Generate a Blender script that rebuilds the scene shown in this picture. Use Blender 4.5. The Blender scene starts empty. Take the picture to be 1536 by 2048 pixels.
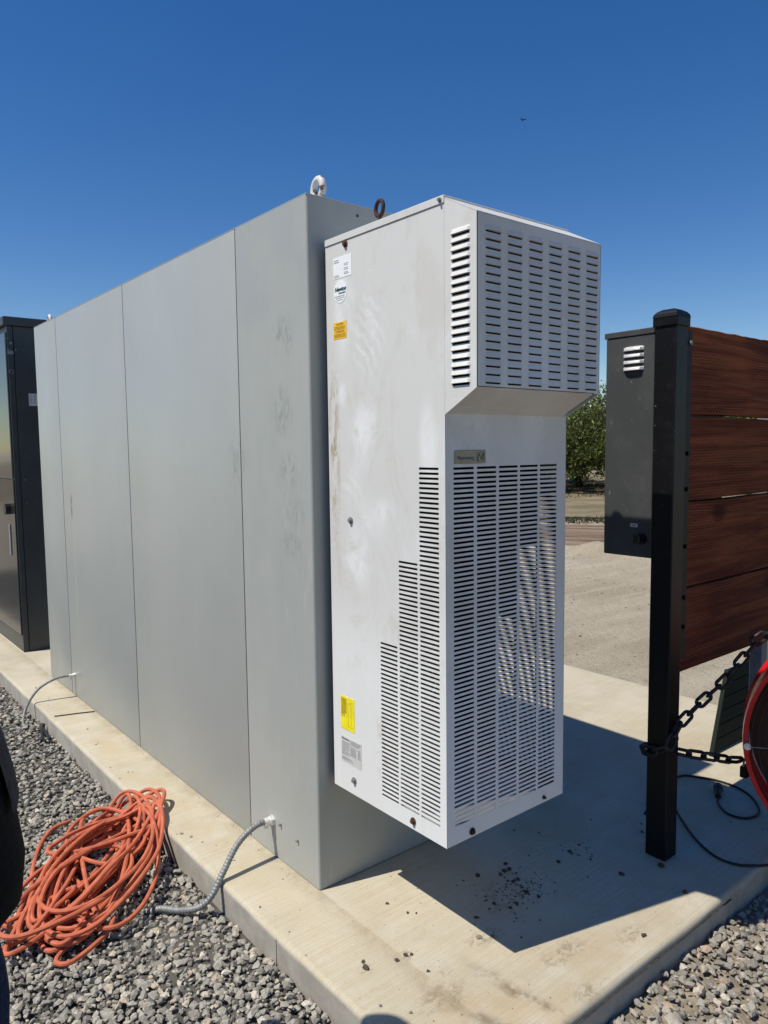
import bpy, bmesh, math, random
import numpy as np
from mathutils import Vector, Matrix, Quaternion, noise
R = math.radians
random.seed(7); rng = np.random.default_rng(7)
S = bpy.context.scene
C = S.collection

# ------------------------------------------------------------------ camera
cam = bpy.data.cameras.new('camera'); camo = bpy.data.objects.new('camera', cam); C.objects.link(camo)
camo.location = (-1.3333, -2.0034, 1.4917)
camo.rotation_euler = (1.4852, 0.0115, -0.6848)
cam.sensor_width = 36; cam.lens = 1485.8 / 2048 * 36
cam.clip_start = .05; cam.clip_end = 5000
S.camera = camo
S.render.resolution_x = 768; S.render.resolution_y = 1024

# ------------------------------------------------------------------ sky, sun, exposure
SUN = Vector((-.5787, .1587, 1)).normalized()
w = bpy.data.worlds.new('World'); S.world = w; w.use_nodes = True
wn = w.node_tree.nodes; wl = w.node_tree.links
sky = wn.new('ShaderNodeTexSky'); sky.sky_type = 'NISHITA'; sky.sun_disc = False
sky.sun_elevation = math.asin(SUN.z); sky.sun_rotation = math.atan2(SUN.x, SUN.y)
sky.altitude = 100; sky.air_density = 1.0; sky.dust_density = .1; sky.ozone_density = 2.0
bg = wn['Background']; bg.inputs[1].default_value = .104
hs = wn.new('ShaderNodeHueSaturation'); hs.inputs['Saturation'].default_value = 1.37; hs.inputs['Hue'].default_value = .510
wl.new(sky.outputs[0], hs.inputs['Color']); wl.new(hs.outputs[0], bg.inputs[0])
sl = bpy.data.lights.new('sun', 'SUN'); sl.energy = 5.0; sl.angle = R(.5); sl.color = (1, .945, .845)
so = bpy.data.objects.new('sun', sl); C.objects.link(so); so.location = SUN * 20
so.rotation_euler = SUN.to_track_quat('Z', 'Y').to_euler()
S.view_settings.view_transform = 'Standard'; S.view_settings.look = 'None'
S.view_settings.exposure = 0.0; S.view_settings.gamma = 1

# ------------------------------------------------------------------ materials
class NT:
    def __init__(s, name, world=False):
        s.m = bpy.data.materials.new(name); s.m.use_nodes = True
        s.t = s.m.node_tree; s.b = s.t.nodes['Principled BSDF']
        s.co = s.n('ShaderNodeNewGeometry').outputs['Position'] if world else s.n('ShaderNodeTexCoord').outputs['Object']
    def n(s, typ, **kw):
        x = s.t.nodes.new(typ)
        for k, v in kw.items(): setattr(x, k, v)
        return x
    def set(s, sock, v):
        if hasattr(v, 'is_linked') or isinstance(v, bpy.types.NodeSocket): s.t.links.new(v, sock)
        else:
            if isinstance(v, tuple) and len(v) == 3 and len(getattr(sock, 'default_value', ())) == 4: v = v + (1,)
            sock.default_value = v
    def noise(s, scale, detail=4, rough=.55, stretch=None, co=None, dist=0):
        co = co or s.co
        if stretch:
            mp = s.n('ShaderNodeMapping'); s.set(mp.inputs[0], co); mp.inputs['Scale'].default_value = stretch; co = mp.outputs[0]
        x = s.n('ShaderNodeTexNoise'); s.set(x.inputs['Vector'], co)
        x.inputs['Scale'].default_value = scale; x.inputs['Detail'].default_value = detail
        x.inputs['Roughness'].default_value = rough; x.inputs['Distortion'].default_value = dist
        return x.outputs[0]
    def ramp(s, f, a, b):
        x = s.n('ShaderNodeMapRange', interpolation_type='SMOOTHSTEP'); s.set(x.inputs[0], f)
        x.inputs[1].default_value = a; x.inputs[2].default_value = b
        return x.outputs[0]
    def mix(s, f, a, b):
        x = s.n('ShaderNodeMix', data_type='RGBA'); s.set(x.inputs[0], f); s.set(x.inputs[6], a); s.set(x.inputs[7], b)
        return x.outputs[2]
    def math(s, op, a, b=0.0):
        x = s.n('ShaderNodeMath', operation=op); s.set(x.inputs[0], a); s.set(x.inputs[1], b); return x.outputs[0]
    def sep(s, co=None):
        x = s.n('ShaderNodeSeparateXYZ'); s.set(x.inputs[0], co or s.co); return x.outputs
    def blob(s, c, r):
        """mask 1 at c falling to 0 at the ellipsoid radius r"""
        mp = s.n('ShaderNodeMapping'); s.set(mp.inputs[0], s.co)
        mp.inputs['Scale'].default_value = tuple(1 / k for k in r)
        mp.inputs['Location'].default_value = tuple(-a / k for a, k in zip(c, r))
        v = s.n('ShaderNodeVectorMath', operation='LENGTH'); s.set(v.inputs[0], mp.outputs[0])
        return s.ramp(v.outputs['Value'], 1.0, .2)
    def bump(s, h, strength=.3, dist=.01, prev=None):
        x = s.n('ShaderNodeBump'); s.set(x.inputs['Height'], h); x.inputs['Strength'].default_value = strength
        x.inputs['Distance'].default_value = dist
        if prev is not None: s.set(x.inputs['Normal'], prev)
        s.set(s.b.inputs['Normal'], x.outputs[0]); return x.outputs[0]
    def out(s, col=None, rough=.5, metal=0.0, spec=.5):
        if col is not None: s.set(s.b.inputs['Base Color'], col)
        s.set(s.b.inputs['Roughness'], rough); s.set(s.b.inputs['Metallic'], metal)
        s.b.inputs['Specular IOR Level'].default_value = spec
        return s.m

def plain(name, col, rough=.5, metal=0.0, spec=.5, var=.12, scale=30, bump=0):
    t = NT(name); f = t.noise(scale, 4)
    c2 = tuple(max(0, c * (1 - var)) for c in col); c1 = tuple(min(1, c * (1 + var)) for c in col)
    if bump: t.bump(t.noise(scale * 4, 3), bump, .004)
    return t.out(t.mix(t.ramp(f, .3, .7), c2, c1), rough, metal, spec)

M = {}
def mk_cabinet():
    t = NT('grey_enamel', True)
    x, y, z = t.sep()
    base = t.mix(t.ramp(t.noise(1.3, 3), .3, .7), (.345, .362, .342), (.368, .384, .364))
    st = t.ramp(t.noise(1.0, 5, .6, (26, 26, 1.2)), .45, .8)
    base = t.mix(t.math('MULTIPLY', st, .10), base, (.46, .465, .44))
    # dusty film on the near panel, wiped by hands
    film = t.math('MULTIPLY', t.ramp(t.noise(3.2, 6, .65, (1, 1, .6)), .38, .62), t.ramp(y, .75, .25))
    base = t.mix(t.math('MULTIPLY', film, .42), base, (.43, .42, .375))
    sm = t.noise(20, 6, .7, (1, 2.0, .55), None, 1.8)
    hand = None
    for cy, cz, ry, rz in ((.50, 1.44, .085, .15), (.17, 1.62, .10, .12), (.14, 1.42, .08, .10), (.13, 1.17, .09, .07), (.16, 1.86, .10, .10), (.10, 1.28, .08, .06)):
        k = t.blob((0, cy, cz), (.4, ry, rz)); hand = k if hand is None else t.math('MAXIMUM', hand, k)
    hm = t.math('MULTIPLY', hand, t.ramp(sm, .47, .60))
    base = t.mix(t.math('MULTIPLY', hm, .75), base, (.235, .255, .235))
    pale = t.math('MULTIPLY', t.blob((0, .10, 1.15), (.4, .13, .7)), t.ramp(t.noise(9, 6, .7, (1, 1, .35), None, 1.2), .52, .66))
    base = t.mix(t.math('MULTIPLY', pale, .35), base, (.52, .51, .47))
    # scratches
    scr = t.ramp(t.noise(34, 2, .5, (1, 1.6, .12), None, .3), .73, .77)
    base = t.mix(t.math('MULTIPLY', scr, .35), base, (.52, .53, .51))
    # rust run at the far seam
    ly = t.math('MULTIPLY', t.blob((0, 2.55, 1.17), (.4, .020, .10)), t.ramp(t.noise(50, 3, .6, (1, 1, .3)), .36, .48))
    base = t.mix(ly, base, (.14, .055, .02))
    ly2 = t.blob((0, 2.53, .72), (.4, .035, .55))
    base = t.mix(t.math('MULTIPLY', ly2, .30), base, (.50, .49, .42))
    # splash dirt along the foot
    foot = t.math('MULTIPLY', t.ramp(z, .22, .0), t.ramp(t.noise(12, 6, .7, (1, 1, .5)), .4, .65))
    base = t.mix(t.math('MULTIPLY', foot, .30), base, (.40, .36, .28))
    hn = t.bump(t.noise(260, 2), .06, .002)
    t.bump(t.noise(1.6, 2, .4, (1, 1, .5)), .10, .02, hn)
    rf = t.math('ADD', t.math('MULTIPLY', t.noise(5, 4), .16), t.math('ADD', t.math('MULTIPLY', film, .12), .31))
    return t.out(base, rf, 0, .42)
M['cabinet'] = mk_cabinet()
def mk_white():
    t = NT('white_powder_coat', True)
    x, y, z = t.sep()
    clean = t.mix(t.ramp(t.noise(2.2, 5, .6), .35, .65), (.735, .74, .72), (.765, .77, .755))
    # grey-beige dust film, thick above, washed off below and in patches
    f = t.math('MULTIPLY', t.ramp(z, .75, 1.15), t.ramp(t.noise(3.1, 6, .62, (1, 1, .7), None, .4), .25, .50))
    wash = None
    for cy, cz, ry, rz in ((-.22, 1.54, .10, .13), (-.17, 1.15, .11, .14), (-.12, 1.92, .07, .20), (-.30, 1.30, .07, .06), (-.50, 1.50, .05, .16), (-.11, 1.66, .03, .05)):
        k = t.blob((X0_, cy, cz), (.3, ry, rz)); wash = k if wash is None else t.math('MAXIMUM', wash, k)
    wash = t.math('MULTIPLY', wash, t.ramp(t.noise(9, 7, .7, None, None, 1.0), .34, .56))
    f = t.math('MULTIPLY', f, t.math('SUBTRACT', 1.0, t.math('MULTIPLY', wash, .95)))
    # wiped arcs (a cloth swung round an elbow) and finger strokes
    def arcs(cy, cz, sc, my, mz, ry, rz, lo, hi):
        mp = t.n('ShaderNodeMapping'); t.set(mp.inputs[0], t.co); mp.inputs['Location'].default_value = (0, -cy, -cz)
        wv = t.n('ShaderNodeTexWave', wave_type='RINGS', rings_direction='X'); t.set(wv.inputs['Vector'], mp.outputs[0])
        wv.inputs['Scale'].default_value = sc; wv.inputs['Distortion'].default_value = 4.0; wv.inputs['Detail'].default_value = 2; wv.inputs['Detail Scale'].default_value = 3
        return t.math('MULTIPLY', t.blob((X0_, my, mz), (.3, ry, rz)), t.ramp(wv.outputs[1], lo, hi))
    a = t.math('MAXIMUM', arcs(-.02, 1.60, 9, -.24, 1.83, .11, .16, .40, .75), t.math('MULTIPLY', arcs(-.02, 1.18, 8, -.15, 1.37, .10, .07, .5, .8), .6))
    f = t.math('MULTIPLY', f, t.math('SUBTRACT', 1.0, t.math('MULTIPLY', t.math('MULTIPLY', a, t.ramp(t.noise(14, 4, .7), .3, .55)), .75)))
    base = t.mix(t.math('MULTIPLY', f, .9), clean, (.615, .603, .572))
    mot = t.math('MULTIPLY', t.ramp(t.noise(5.5, 7, .72, (1, 1.3, .8), None, .8), .50, .64), t.ramp(z, .6, 1.0))
    base = t.mix(t.math('MULTIPLY', mot, .32), base, (.52, .485, .425))
    run = t.math('MULTIPLY', t.ramp(t.noise(1.0, 4, .6, (1, 42, 1.1)), .56, .74), t.ramp(t.noise(2.2, 3), .42, .6))
    base = t.mix(t.math('MULTIPLY', run, .22), base, (.50, .46, .40))
    sc_ = t.ramp(t.noise(40, 2, .5, (1, .25, 1.4), None, .6), .71, .75)
    base = t.mix(t.math('MULTIPLY', sc_, .30), base, (.80, .80, .79))
    # brown seepage near the back edge, fingerprints, grime by the slots
    dr = t.math('MULTIPLY', t.blob((X0_, -.060, 1.50), (.3, .042, .36)), t.ramp(t.noise(20, 6, .72, (1, 2.0, .5), None, .9), .46, .58))
    base = t.mix(t.math('MULTIPLY', dr, .85), base, (.38, .30, .20))
    dk = t.math('MULTIPLY', t.blob((X0_, -.075, 1.30), (.3, .045, .28)), t.ramp(t.noise(44, 4, .7, (1, 1.3, .8), None, 1.5), .57, .64))
    base = t.mix(t.math('MULTIPLY', dk, .7), base, (.40, .38, .35))
    g = t.math('MULTIPLY', t.blob((X0_, -.29, .58), (.3, .05, .16)), t.ramp(t.noise(30, 5), .45, .62))
    base = t.mix(t.math('MULTIPLY', g, .5), base, (.5, .43, .36))
    t.bump(t.noise(420, 2), .05, .001)
    return t.out(base, t.math('ADD', t.math('MULTIPLY', t.noise(6, 4), .2), .40), 0, .35)
X0_ = .049
M['white'] = mk_white()
M['inner_black'] = plain('black_gasket_and_shade', (.012, .012, .013), .9)  # gasket and core black, also the painted darkness behind slots and louvres
M['coil'] = plain('dull_coil_metal', (.03, .03, .032), .6)
M['dark_steel'] = plain('dark_grey_steel', (.036, .042, .047), .38, 0, .5, .15, 6, .02)
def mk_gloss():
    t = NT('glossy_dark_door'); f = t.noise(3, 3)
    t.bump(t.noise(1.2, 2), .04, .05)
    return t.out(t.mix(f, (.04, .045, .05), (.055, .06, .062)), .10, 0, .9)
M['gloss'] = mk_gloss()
M['reflection_dark'] = plain('door_with_dark_reflection', (.022, .024, .026), .16, 0, .35, .1, 3)  # darker tone carries a reflected dark band in the colour
def mk_meter():
    t = NT('dusty_charcoal_paint')
    d = t.math('MULTIPLY', t.ramp(t.noise(4.5, 7, .7), .42, .75), .5)
    sp = t.ramp(t.noise(70, 3, .6, (1, 1, .7)), .66, .75)
    c = t.mix(d, (.052, .055, .055), (.11, .112, .105))
    c = t.mix(t.math('MULTIPLY', sp, .45), c, (.28, .27, .25))
    return t.out(c, .48, 0, .4)
M['meter'] = mk_meter()
def mk_black():
    t = NT('black_enamel_post')
    d = t.math('MULTIPLY', t.ramp(t.noise(16, 6, .7), .5, .8), .5)
    sp = t.ramp(t.noise(90, 2, .5), .72, .78)
    up = t.ramp(t.sep()[2], .6, 1.3)
    c = t.mix(t.math('MULTIPLY', d, up), (.0035, .0035, .0045), (.030, .030, .031)); c = t.mix(t.math('MULTIPLY', sp, up), c, (.2, .19, .17))
    t.bump(t.noise(60, 4), .08, .003)
    return t.out(c, .45, 0, .25)
M['black'] = mk_black()
M['bracket'] = plain('black_bracket', (.005, .005, .006), .55, 0, .25)
M['alu'] = plain('bare_aluminium', (.80, .79, .76), .42, .55)
M['galv'] = plain('galvanised_steel', (.24, .245, .24), .55, .3, .35, .2, 60)
M['rust'] = plain('rusty_iron', (.10, .045, .028), .85, .1, .3, .45, 60, .4)
M['rust_brown'] = plain('dark_rusted_steel', (.055, .035, .032), .75, .3, .3, .4, 80, .3)
def mk_eye():
    t = NT('white_painted_rusting_eye'); z = t.n('ShaderNodeNewGeometry')
    x = t.sep(t.n('ShaderNodeTexCoord').outputs['Object'])
    c = t.mix(t.ramp(t.noise(34, 4, .6), .52, .6), (.6, .61, .58), (.14, .06, .035))
    return t.out(c, .55, .0, .4)
M['eye'] = mk_eye()
M['eye_white'] = plain('white_painted_steel', (.62, .63, .6), .5)
def mk_concrete():
    t = NT('broomed_concrete')
    x, y, z = t.sep()
    c = t.mix(t.ramp(t.noise(2.2, 6, .62), .3, .7), (.415, .365, .262), (.525, .475, .365))
    c = t.mix(t.math('MULTIPLY', t.ramp(t.noise(7, 5, .6), .45, .7), .5), c, (.53, .50, .42))
    # broom lines across the pad
    br = t.noise(1, 3, .5, (2.0, 170, 1), None, 0)
    c = t.mix(t.math('MULTIPLY', t.ramp(br, .40, .66), .38), c, (.36, .29, .17))
    gn = t.ramp(t.noise(260, 3, .7), .3, .7); c = t.mix(t.math('MULTIPLY', gn, .28), c, (.60, .55, .44))
    c = t.mix(t.math('MULTIPLY', t.ramp(t.noise(330, 2, .6), .56, .7), .35), c, (.24, .20, .14))
    # rust-yellow tint and water stains at the near corner
    k = t.blob((.15, -.75, 0), (.75, .3, 1)); c = t.mix(t.math('MULTIPLY', t.math('MULTIPLY', k, t.ramp(t.noise(5, 5, .65), .4, .65)), .45), c, (.42, .31, .17))
    k = t.blob((-.12, 1.2, 0), (.10, 2.2, 1)); c = t.mix(t.math('MULTIPLY', t.math('MULTIPLY', k, t.ramp(t.noise(4, 5, .65), .4, .6)), .4), c, (.44, .34, .18))
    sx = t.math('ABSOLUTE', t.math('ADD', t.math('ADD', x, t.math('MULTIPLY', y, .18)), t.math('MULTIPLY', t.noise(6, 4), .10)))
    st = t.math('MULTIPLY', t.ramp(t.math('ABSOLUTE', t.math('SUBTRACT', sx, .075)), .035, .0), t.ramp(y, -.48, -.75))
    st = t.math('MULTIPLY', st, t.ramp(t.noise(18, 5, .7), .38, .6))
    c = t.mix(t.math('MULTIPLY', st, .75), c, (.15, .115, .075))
    for cc, rr in (((-.115, -.40, 0), (.035, .028, 1)), ((.06, -.55, 0), (.03, .03, 1)), ((.38, -.72, 0), (.14, .05, 1)), ((.25, -.52, 0), (.1, .05, 1)), ((.6, -.80, 0), (.1, .05, 1)), ((.30, -.86, 0), (.08, .04, 1)), ((.02, -.43, 0), (.05, .03, 1)), ((-.02, -.62, 0), (.12, .07, 1))):
        c = t.mix(t.math('MULTIPLY', t.math('MULTIPLY', t.blob(cc, rr), t.ramp(t.noise(34, 7, .75, (1, 1.4, 1), None, 1.0), .45, .58)), .6), c, (.19, .145, .095))
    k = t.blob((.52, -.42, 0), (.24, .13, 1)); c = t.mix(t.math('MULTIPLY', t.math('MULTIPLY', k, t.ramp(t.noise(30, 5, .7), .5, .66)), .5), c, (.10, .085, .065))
    sp = t.ramp(t.noise(150, 3, .6), .66, .72); c = t.mix(t.math('MULTIPLY', sp, .45), c, (.2, .17, .13))
    mo = t.math('MULTIPLY', t.ramp(t.noise(3.2, 8, .72, None, None, .5), .46, .66), t.ramp(y, .2, -.35)); c = t.mix(t.math('MULTIPLY', mo, .38), c, (.39, .31, .20))
    pit = t.n('ShaderNodeTexVoronoi'); t.set(pit.inputs['Vector'], t.co); pit.inputs['Scale'].default_value = 75
    pm_ = t.math('MULTIPLY', t.ramp(pit.outputs['Distance'], .17, .10), t.ramp(t.noise(11, 4, .7), .50, .62)); c = t.mix(t.math('MULTIPLY', pm_, .55), c, (.17, .14, .10))
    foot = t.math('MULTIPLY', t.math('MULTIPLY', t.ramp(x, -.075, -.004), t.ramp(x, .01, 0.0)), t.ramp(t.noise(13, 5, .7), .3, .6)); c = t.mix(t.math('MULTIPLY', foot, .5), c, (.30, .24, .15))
    # sides of the pad: rougher and greyer form face
    g = t.n('ShaderNodeNewGeometry'); nz = t.sep(g.outputs['Normal'])[2]
    side = t.ramp(nz, .6, .1); c = t.mix(side, c, t.mix(t.ramp(t.noise(9, 6, .7), .35, .65), (.33, .305, .26), (.42, .39, .33)))
    h = t.math('ADD', t.math('MULTIPLY', t.noise(190, 4, .7), .6), t.math('MULTIPLY', br, .5))
    t.bump(h, .5, .004)
    return t.out(c, .9, 0, .25)
M['concrete'] = mk_concrete()
def mk_dirt():
    t = NT('dry_yard_dirt')
    c = t.mix(t.ramp(t.noise(.5, 7, .6), .35, .65), (.375, .315, .225), (.47, .410, .305))
    c = t.mix(t.math('MULTIPLY', t.ramp(t.noise(1.0, 5, .6, (.55, 3.2, 1)), .45, .66), .6), c, (.54, .48, .37))
    c = t.mix(t.math('MULTIPLY', t.ramp(t.noise(9, 6, .7), .55, .72), .6), c, (.21, .17, .12))
    c = t.mix(t.math('MULTIPLY', t.ramp(t.noise(34, 4, .7), .60, .66), .7), c, (.16, .13, .09))
    c = t.mix(t.math('MULTIPLY', t.ramp(t.noise(55, 3, .7), .58, .68), .5), c, (.62, .56, .45))
    t.bump(t.math('ADD', t.noise(14, 7, .75), t.math('MULTIPLY', t.noise(60, 5, .7), .5)), .8, .05)
    return t.out(c, .95, 0, .15)
M['dirt'] = mk_dirt()
def mk_road():
    t = NT('tilled_reddish_earth')
    x, y, z = t.sep(); cv = t.n('ShaderNodeCombineXYZ'); t.set(cv.inputs[0], t.math('ADD', t.math('MULTIPLY', x, .845), t.math('MULTIPLY', y, .535))); t.set(cv.inputs[1], t.math('MULTIPLY', t.math('SUBTRACT', t.math('MULTIPLY', y, .845), t.math('MULTIPLY', x, .535)), .12))
    c = t.mix(t.ramp(t.noise(2.2, 7, .68, None, cv.outputs[0]), .36, .62), (.15, .098, .068), (.33, .255, .18))
    t.bump(t.noise(7, 7, .75), .9, .08)
    return t.out(c, .95, 0, .1)
M['road'] = mk_road()
def mk_floor():
    t = NT('orchard_floor')
    c = t.mix(t.ramp(t.noise(.6, 7, .65), .42, .6), (.27, .215, .145), (.17, .15, .085))
    t.bump(t.noise(9, 7, .75), .8, .06)
    return t.out(c, .95, 0, .1)
M['floor'] = mk_floor()
def mk_gravel(name, a, b, cc):
    t = NT(name)
    g = t.n('ShaderNodeNewGeometry'); r = g.outputs['Random Per Island']
    cr = t.n('ShaderNodeValToRGB'); t.set(cr.inputs[0], r); e = cr.color_ramp.elements
    e[0].color = a + (1,); e[0].position = 0; e[1].color = b + (1,); e[1].position = 1
    m = e.new(.8); m.color = tuple((x + y) / 2 for x, y in zip(a, b)) + (1,)
    m2 = e.new(.93); m2.color = cc + (1,)
    c = t.mix(t.math('MULTIPLY', t.ramp(t.noise(110, 5, .75), .42, .62), .45), cr.outputs[0], (.12, .112, .10))
    t.bump(t.noise(160, 4, .7), .5, .004)
    return t.out(c, .85, 0, .3)
M['gravel'] = mk_gravel('crushed_grey_rock', (.21, .198, .172), (.64, .605, .51), (.52, .43, .32))
M['gravel_warm'] = mk_gravel('crushed_tan_rock', (.235, .212, .175), (.60, .55, .45), (.44, .33, .235))
M['bed'] = plain('gravel_fines', (.085, .080, .070), .95, 0, .1, .3, 20, .6)
M['bed_warm'] = plain('tan_gravel_fines', (.24, .205, .15), .95, 0, .1, .3, 20, .6)
M['clod'] = plain('dark_soil_clod', (.085, .068, .050), .95, 0, .1, .35, 60, .4)
M['pebble'] = plain('tan_pebble', (.26, .22, .16), .9, 0, .2, .3, 60, .4)
def mk_wood():
    t = NT('red_stained_incised_lumber')
    oi = t.n('ShaderNodeObjectInfo'); x, y, z = t.sep()
    off = t.math('MULTIPLY', oi.outputs['Random'], 17.0)
    cv = t.n('ShaderNodeCombineXYZ'); t.set(cv.inputs[0], t.math('ADD', x, off)); t.set(cv.inputs[1], off); t.set(cv.inputs[2], z)
    v = cv.outputs[0]
    gr = t.noise(2.4, 6, .6, (.55, 1, 13), v, .9)
    c = t.mix(t.ramp(gr, .33, .68), (.115, .031, .014), (.235, .074, .031))
    big = t.noise(1.7, 4, .5, (1, 1, 2.5), v, .4)
    c = t.mix(t.math('MULTIPLY', t.ramp(big, .5, .72), .55), c, (.085, .025, .015))
    fi = t.noise(7, 5, .7, (.35, 1, 24), v, .5); c = t.mix(t.math('MULTIPLY', t.ramp(fi, .52, .66), .6), c, (.055, .017, .011))
    tone = t.math('SUBTRACT', oi.outputs['Random'], .5); hv = t.n('ShaderNodeHueSaturation'); t.set(hv.inputs['Color'], c); t.set(hv.inputs['Value'], t.math('ADD', 1.0, t.math('MULTIPLY', tone, .5))); c = hv.outputs[0]
    kn = t.n('ShaderNodeTexVoronoi'); mp = t.n('ShaderNodeMapping'); t.set(mp.inputs[0], v); mp.inputs['Scale'].default_value = (2.0, 1, 3.2); t.set(kn.inputs['Vector'], mp.outputs[0]); kn.inputs['Scale'].default_value = 1.0
    c = t.mix(t.math('MULTIPLY', t.ramp(kn.outputs['Distance'], .16, .05), .8), c, (.045, .013, .009))
    # staggered incised slits of the pressure treatment
    row = t.math('MULTIPLY', t.math('ADD', z, t.math('MULTIPLY', t.noise(3, 2, .5, (1, 1, 1), v), .02)), 95.0)
    rf = t.math('FLOOR', row); px = t.math('ADD', t.math('MULTIPLY', x, 46.0), t.math('MULTIPLY', rf, .5))
    a = t.math('ABSOLUTE', t.math('SUBTRACT', t.math('FRACT', px), .5)); b = t.math('ABSOLUTE', t.math('SUBTRACT', t.math('FRACT', row), .5))
    sl_ = t.math('MULTIPLY', t.ramp(a, .34, .24), t.ramp(b, .32, .16))
    lum = t.math('MULTIPLY', sl_, t.ramp(t.noise(2.2, 4, .65, (1, 1, 4), v), .40, .62))
    c = t.mix(t.math('MULTIPLY', lum, .85), c, (.030, .009, .007))
    t.bump(t.math('SUBTRACT', t.math('MULTIPLY', gr, .7), lum), .5, .004)
    return t.out(c, .85, 0, .10)
M['wood'] = mk_wood()
M['wood_end'] = plain('raw_board_edge', (.33, .24, .16), .9, 0, .2, .3, 60)
M['orange'] = plain('faded_orange_rubber', (.50, .135, .070), .65, 0, .25, .16, 25, .04)
M['cord'] = plain('black_rubber', (.012, .012, .013), .6)
M['red'] = plain('red_enamel', (.55, .010, .014), .32, 0, .5, .1, 12)
M['red_drum'] = plain('red_drum_paint', (.30, .045, .030), .55)
M['drum_shade'] = plain('red_drum_in_shade', (.055, .026, .018), .7)  # brown holds the shade on the red drum's inside
M['wire'] = plain('dark_guard_wire', (.02, .015, .014), .5, .2)
M['chain'] = plain('dark_chain_steel', (.03, .025, .024), .5, .5, .5, .35, 80)
M['green_panel'] = plain('dark_green_grey_panel', (.014, .020, .017), .7, 0, .08)
M['greypost'] = plain('grey_steel_post', (.20, .215, .225), .5)
M['pipe'] = plain('pale_grey_pipe', (.62, .63, .62), .5)
M['yellow'] = plain('yellow_label', (.85, .50, .02), .45, 0, .4, .06, 40)
M['yellow_bright'] = plain('bright_yellow_label', (.88, .76, .02), .45, 0, .4, .08, 30)
M['paper'] = plain('white_label', (.84, .85, .85), .4, 0, .4, .02, 40)
M['silver_label'] = plain('silver_label', (.60, .60, .58), .45, 0, .4, .05, 60)
M['ink'] = plain('black_ink', (.03, .03, .032), .5)
M['ink_soft'] = plain('grey_ink', (.22, .22, .23), .5)
M['ink_teal'] = plain('dark_teal_ink', (.025, .06, .085), .5)
M['ink_brown'] = plain('brown_ink', (.28, .15, .01), .5)
M['badge'] = plain('bronze_badge', (.30, .27, .20), .45, .3)
M['badge_frame'] = plain('badge_frame', (.36, .33, .25), .4, .4)
M['badge_ink'] = plain('badge_lettering', (.06, .09, .09), .45)
M['knob'] = plain('black_plastic', (.008, .008, .009), .35)
M['coat'] = plain('black_cloth', (.009, .009, .010), .9, 0, .1, .3, 60, .3)
M['grey_cloth'] = plain('dark_grey_cloth', (.045, .046, .048), .9, 0, .1, .3, 60, .3)
M['jeans'] = plain('dark_blue_denim', (.018, .028, .060), .9, 0, .1, .3, 90, .3)
M['skin'] = plain('skin', (.48, .30, .21), .55)
M['hair'] = plain('dark_hair', (.02, .014, .010), .7)
M['shoe'] = plain('black_leather', (.012, .011, .010), .5)
M['bark'] = plain('grey_brown_bark', (.06, .048, .038), .95, 0, .1, .3, 14, .8)
def mk_leaf(name, a, b):
    t = NT(name); g = t.n('ShaderNodeNewGeometry')
    c = t.mix(g.outputs['Random Per Island'], a, b)
    t.b.inputs['Subsurface Weight'].default_value = 0
    m = t.out(c, .5, 0, .35)
    tr = t.n('ShaderNodeBsdfTranslucent'); t.set(tr.inputs[0], c); mx = t.n('ShaderNodeMixShader'); mx.inputs[0].default_value = .3
    o = t.t.nodes['Material Output']; t.t.links.new(t.b.outputs[0], mx.inputs[1]); t.t.links.new(tr.outputs[0], mx.inputs[2]); t.t.links.new(mx.outputs[0], o.inputs[0])
    return m
M['leaf'] = mk_leaf('orchard_leaf', (.050, .075, .016), (.175, .20, .055))
M['grass'] = mk_leaf('weed_and_shade', (.035, .045, .018), (.085, .085, .035))  # blades darkened so the near strip reads as ground shade

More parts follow.
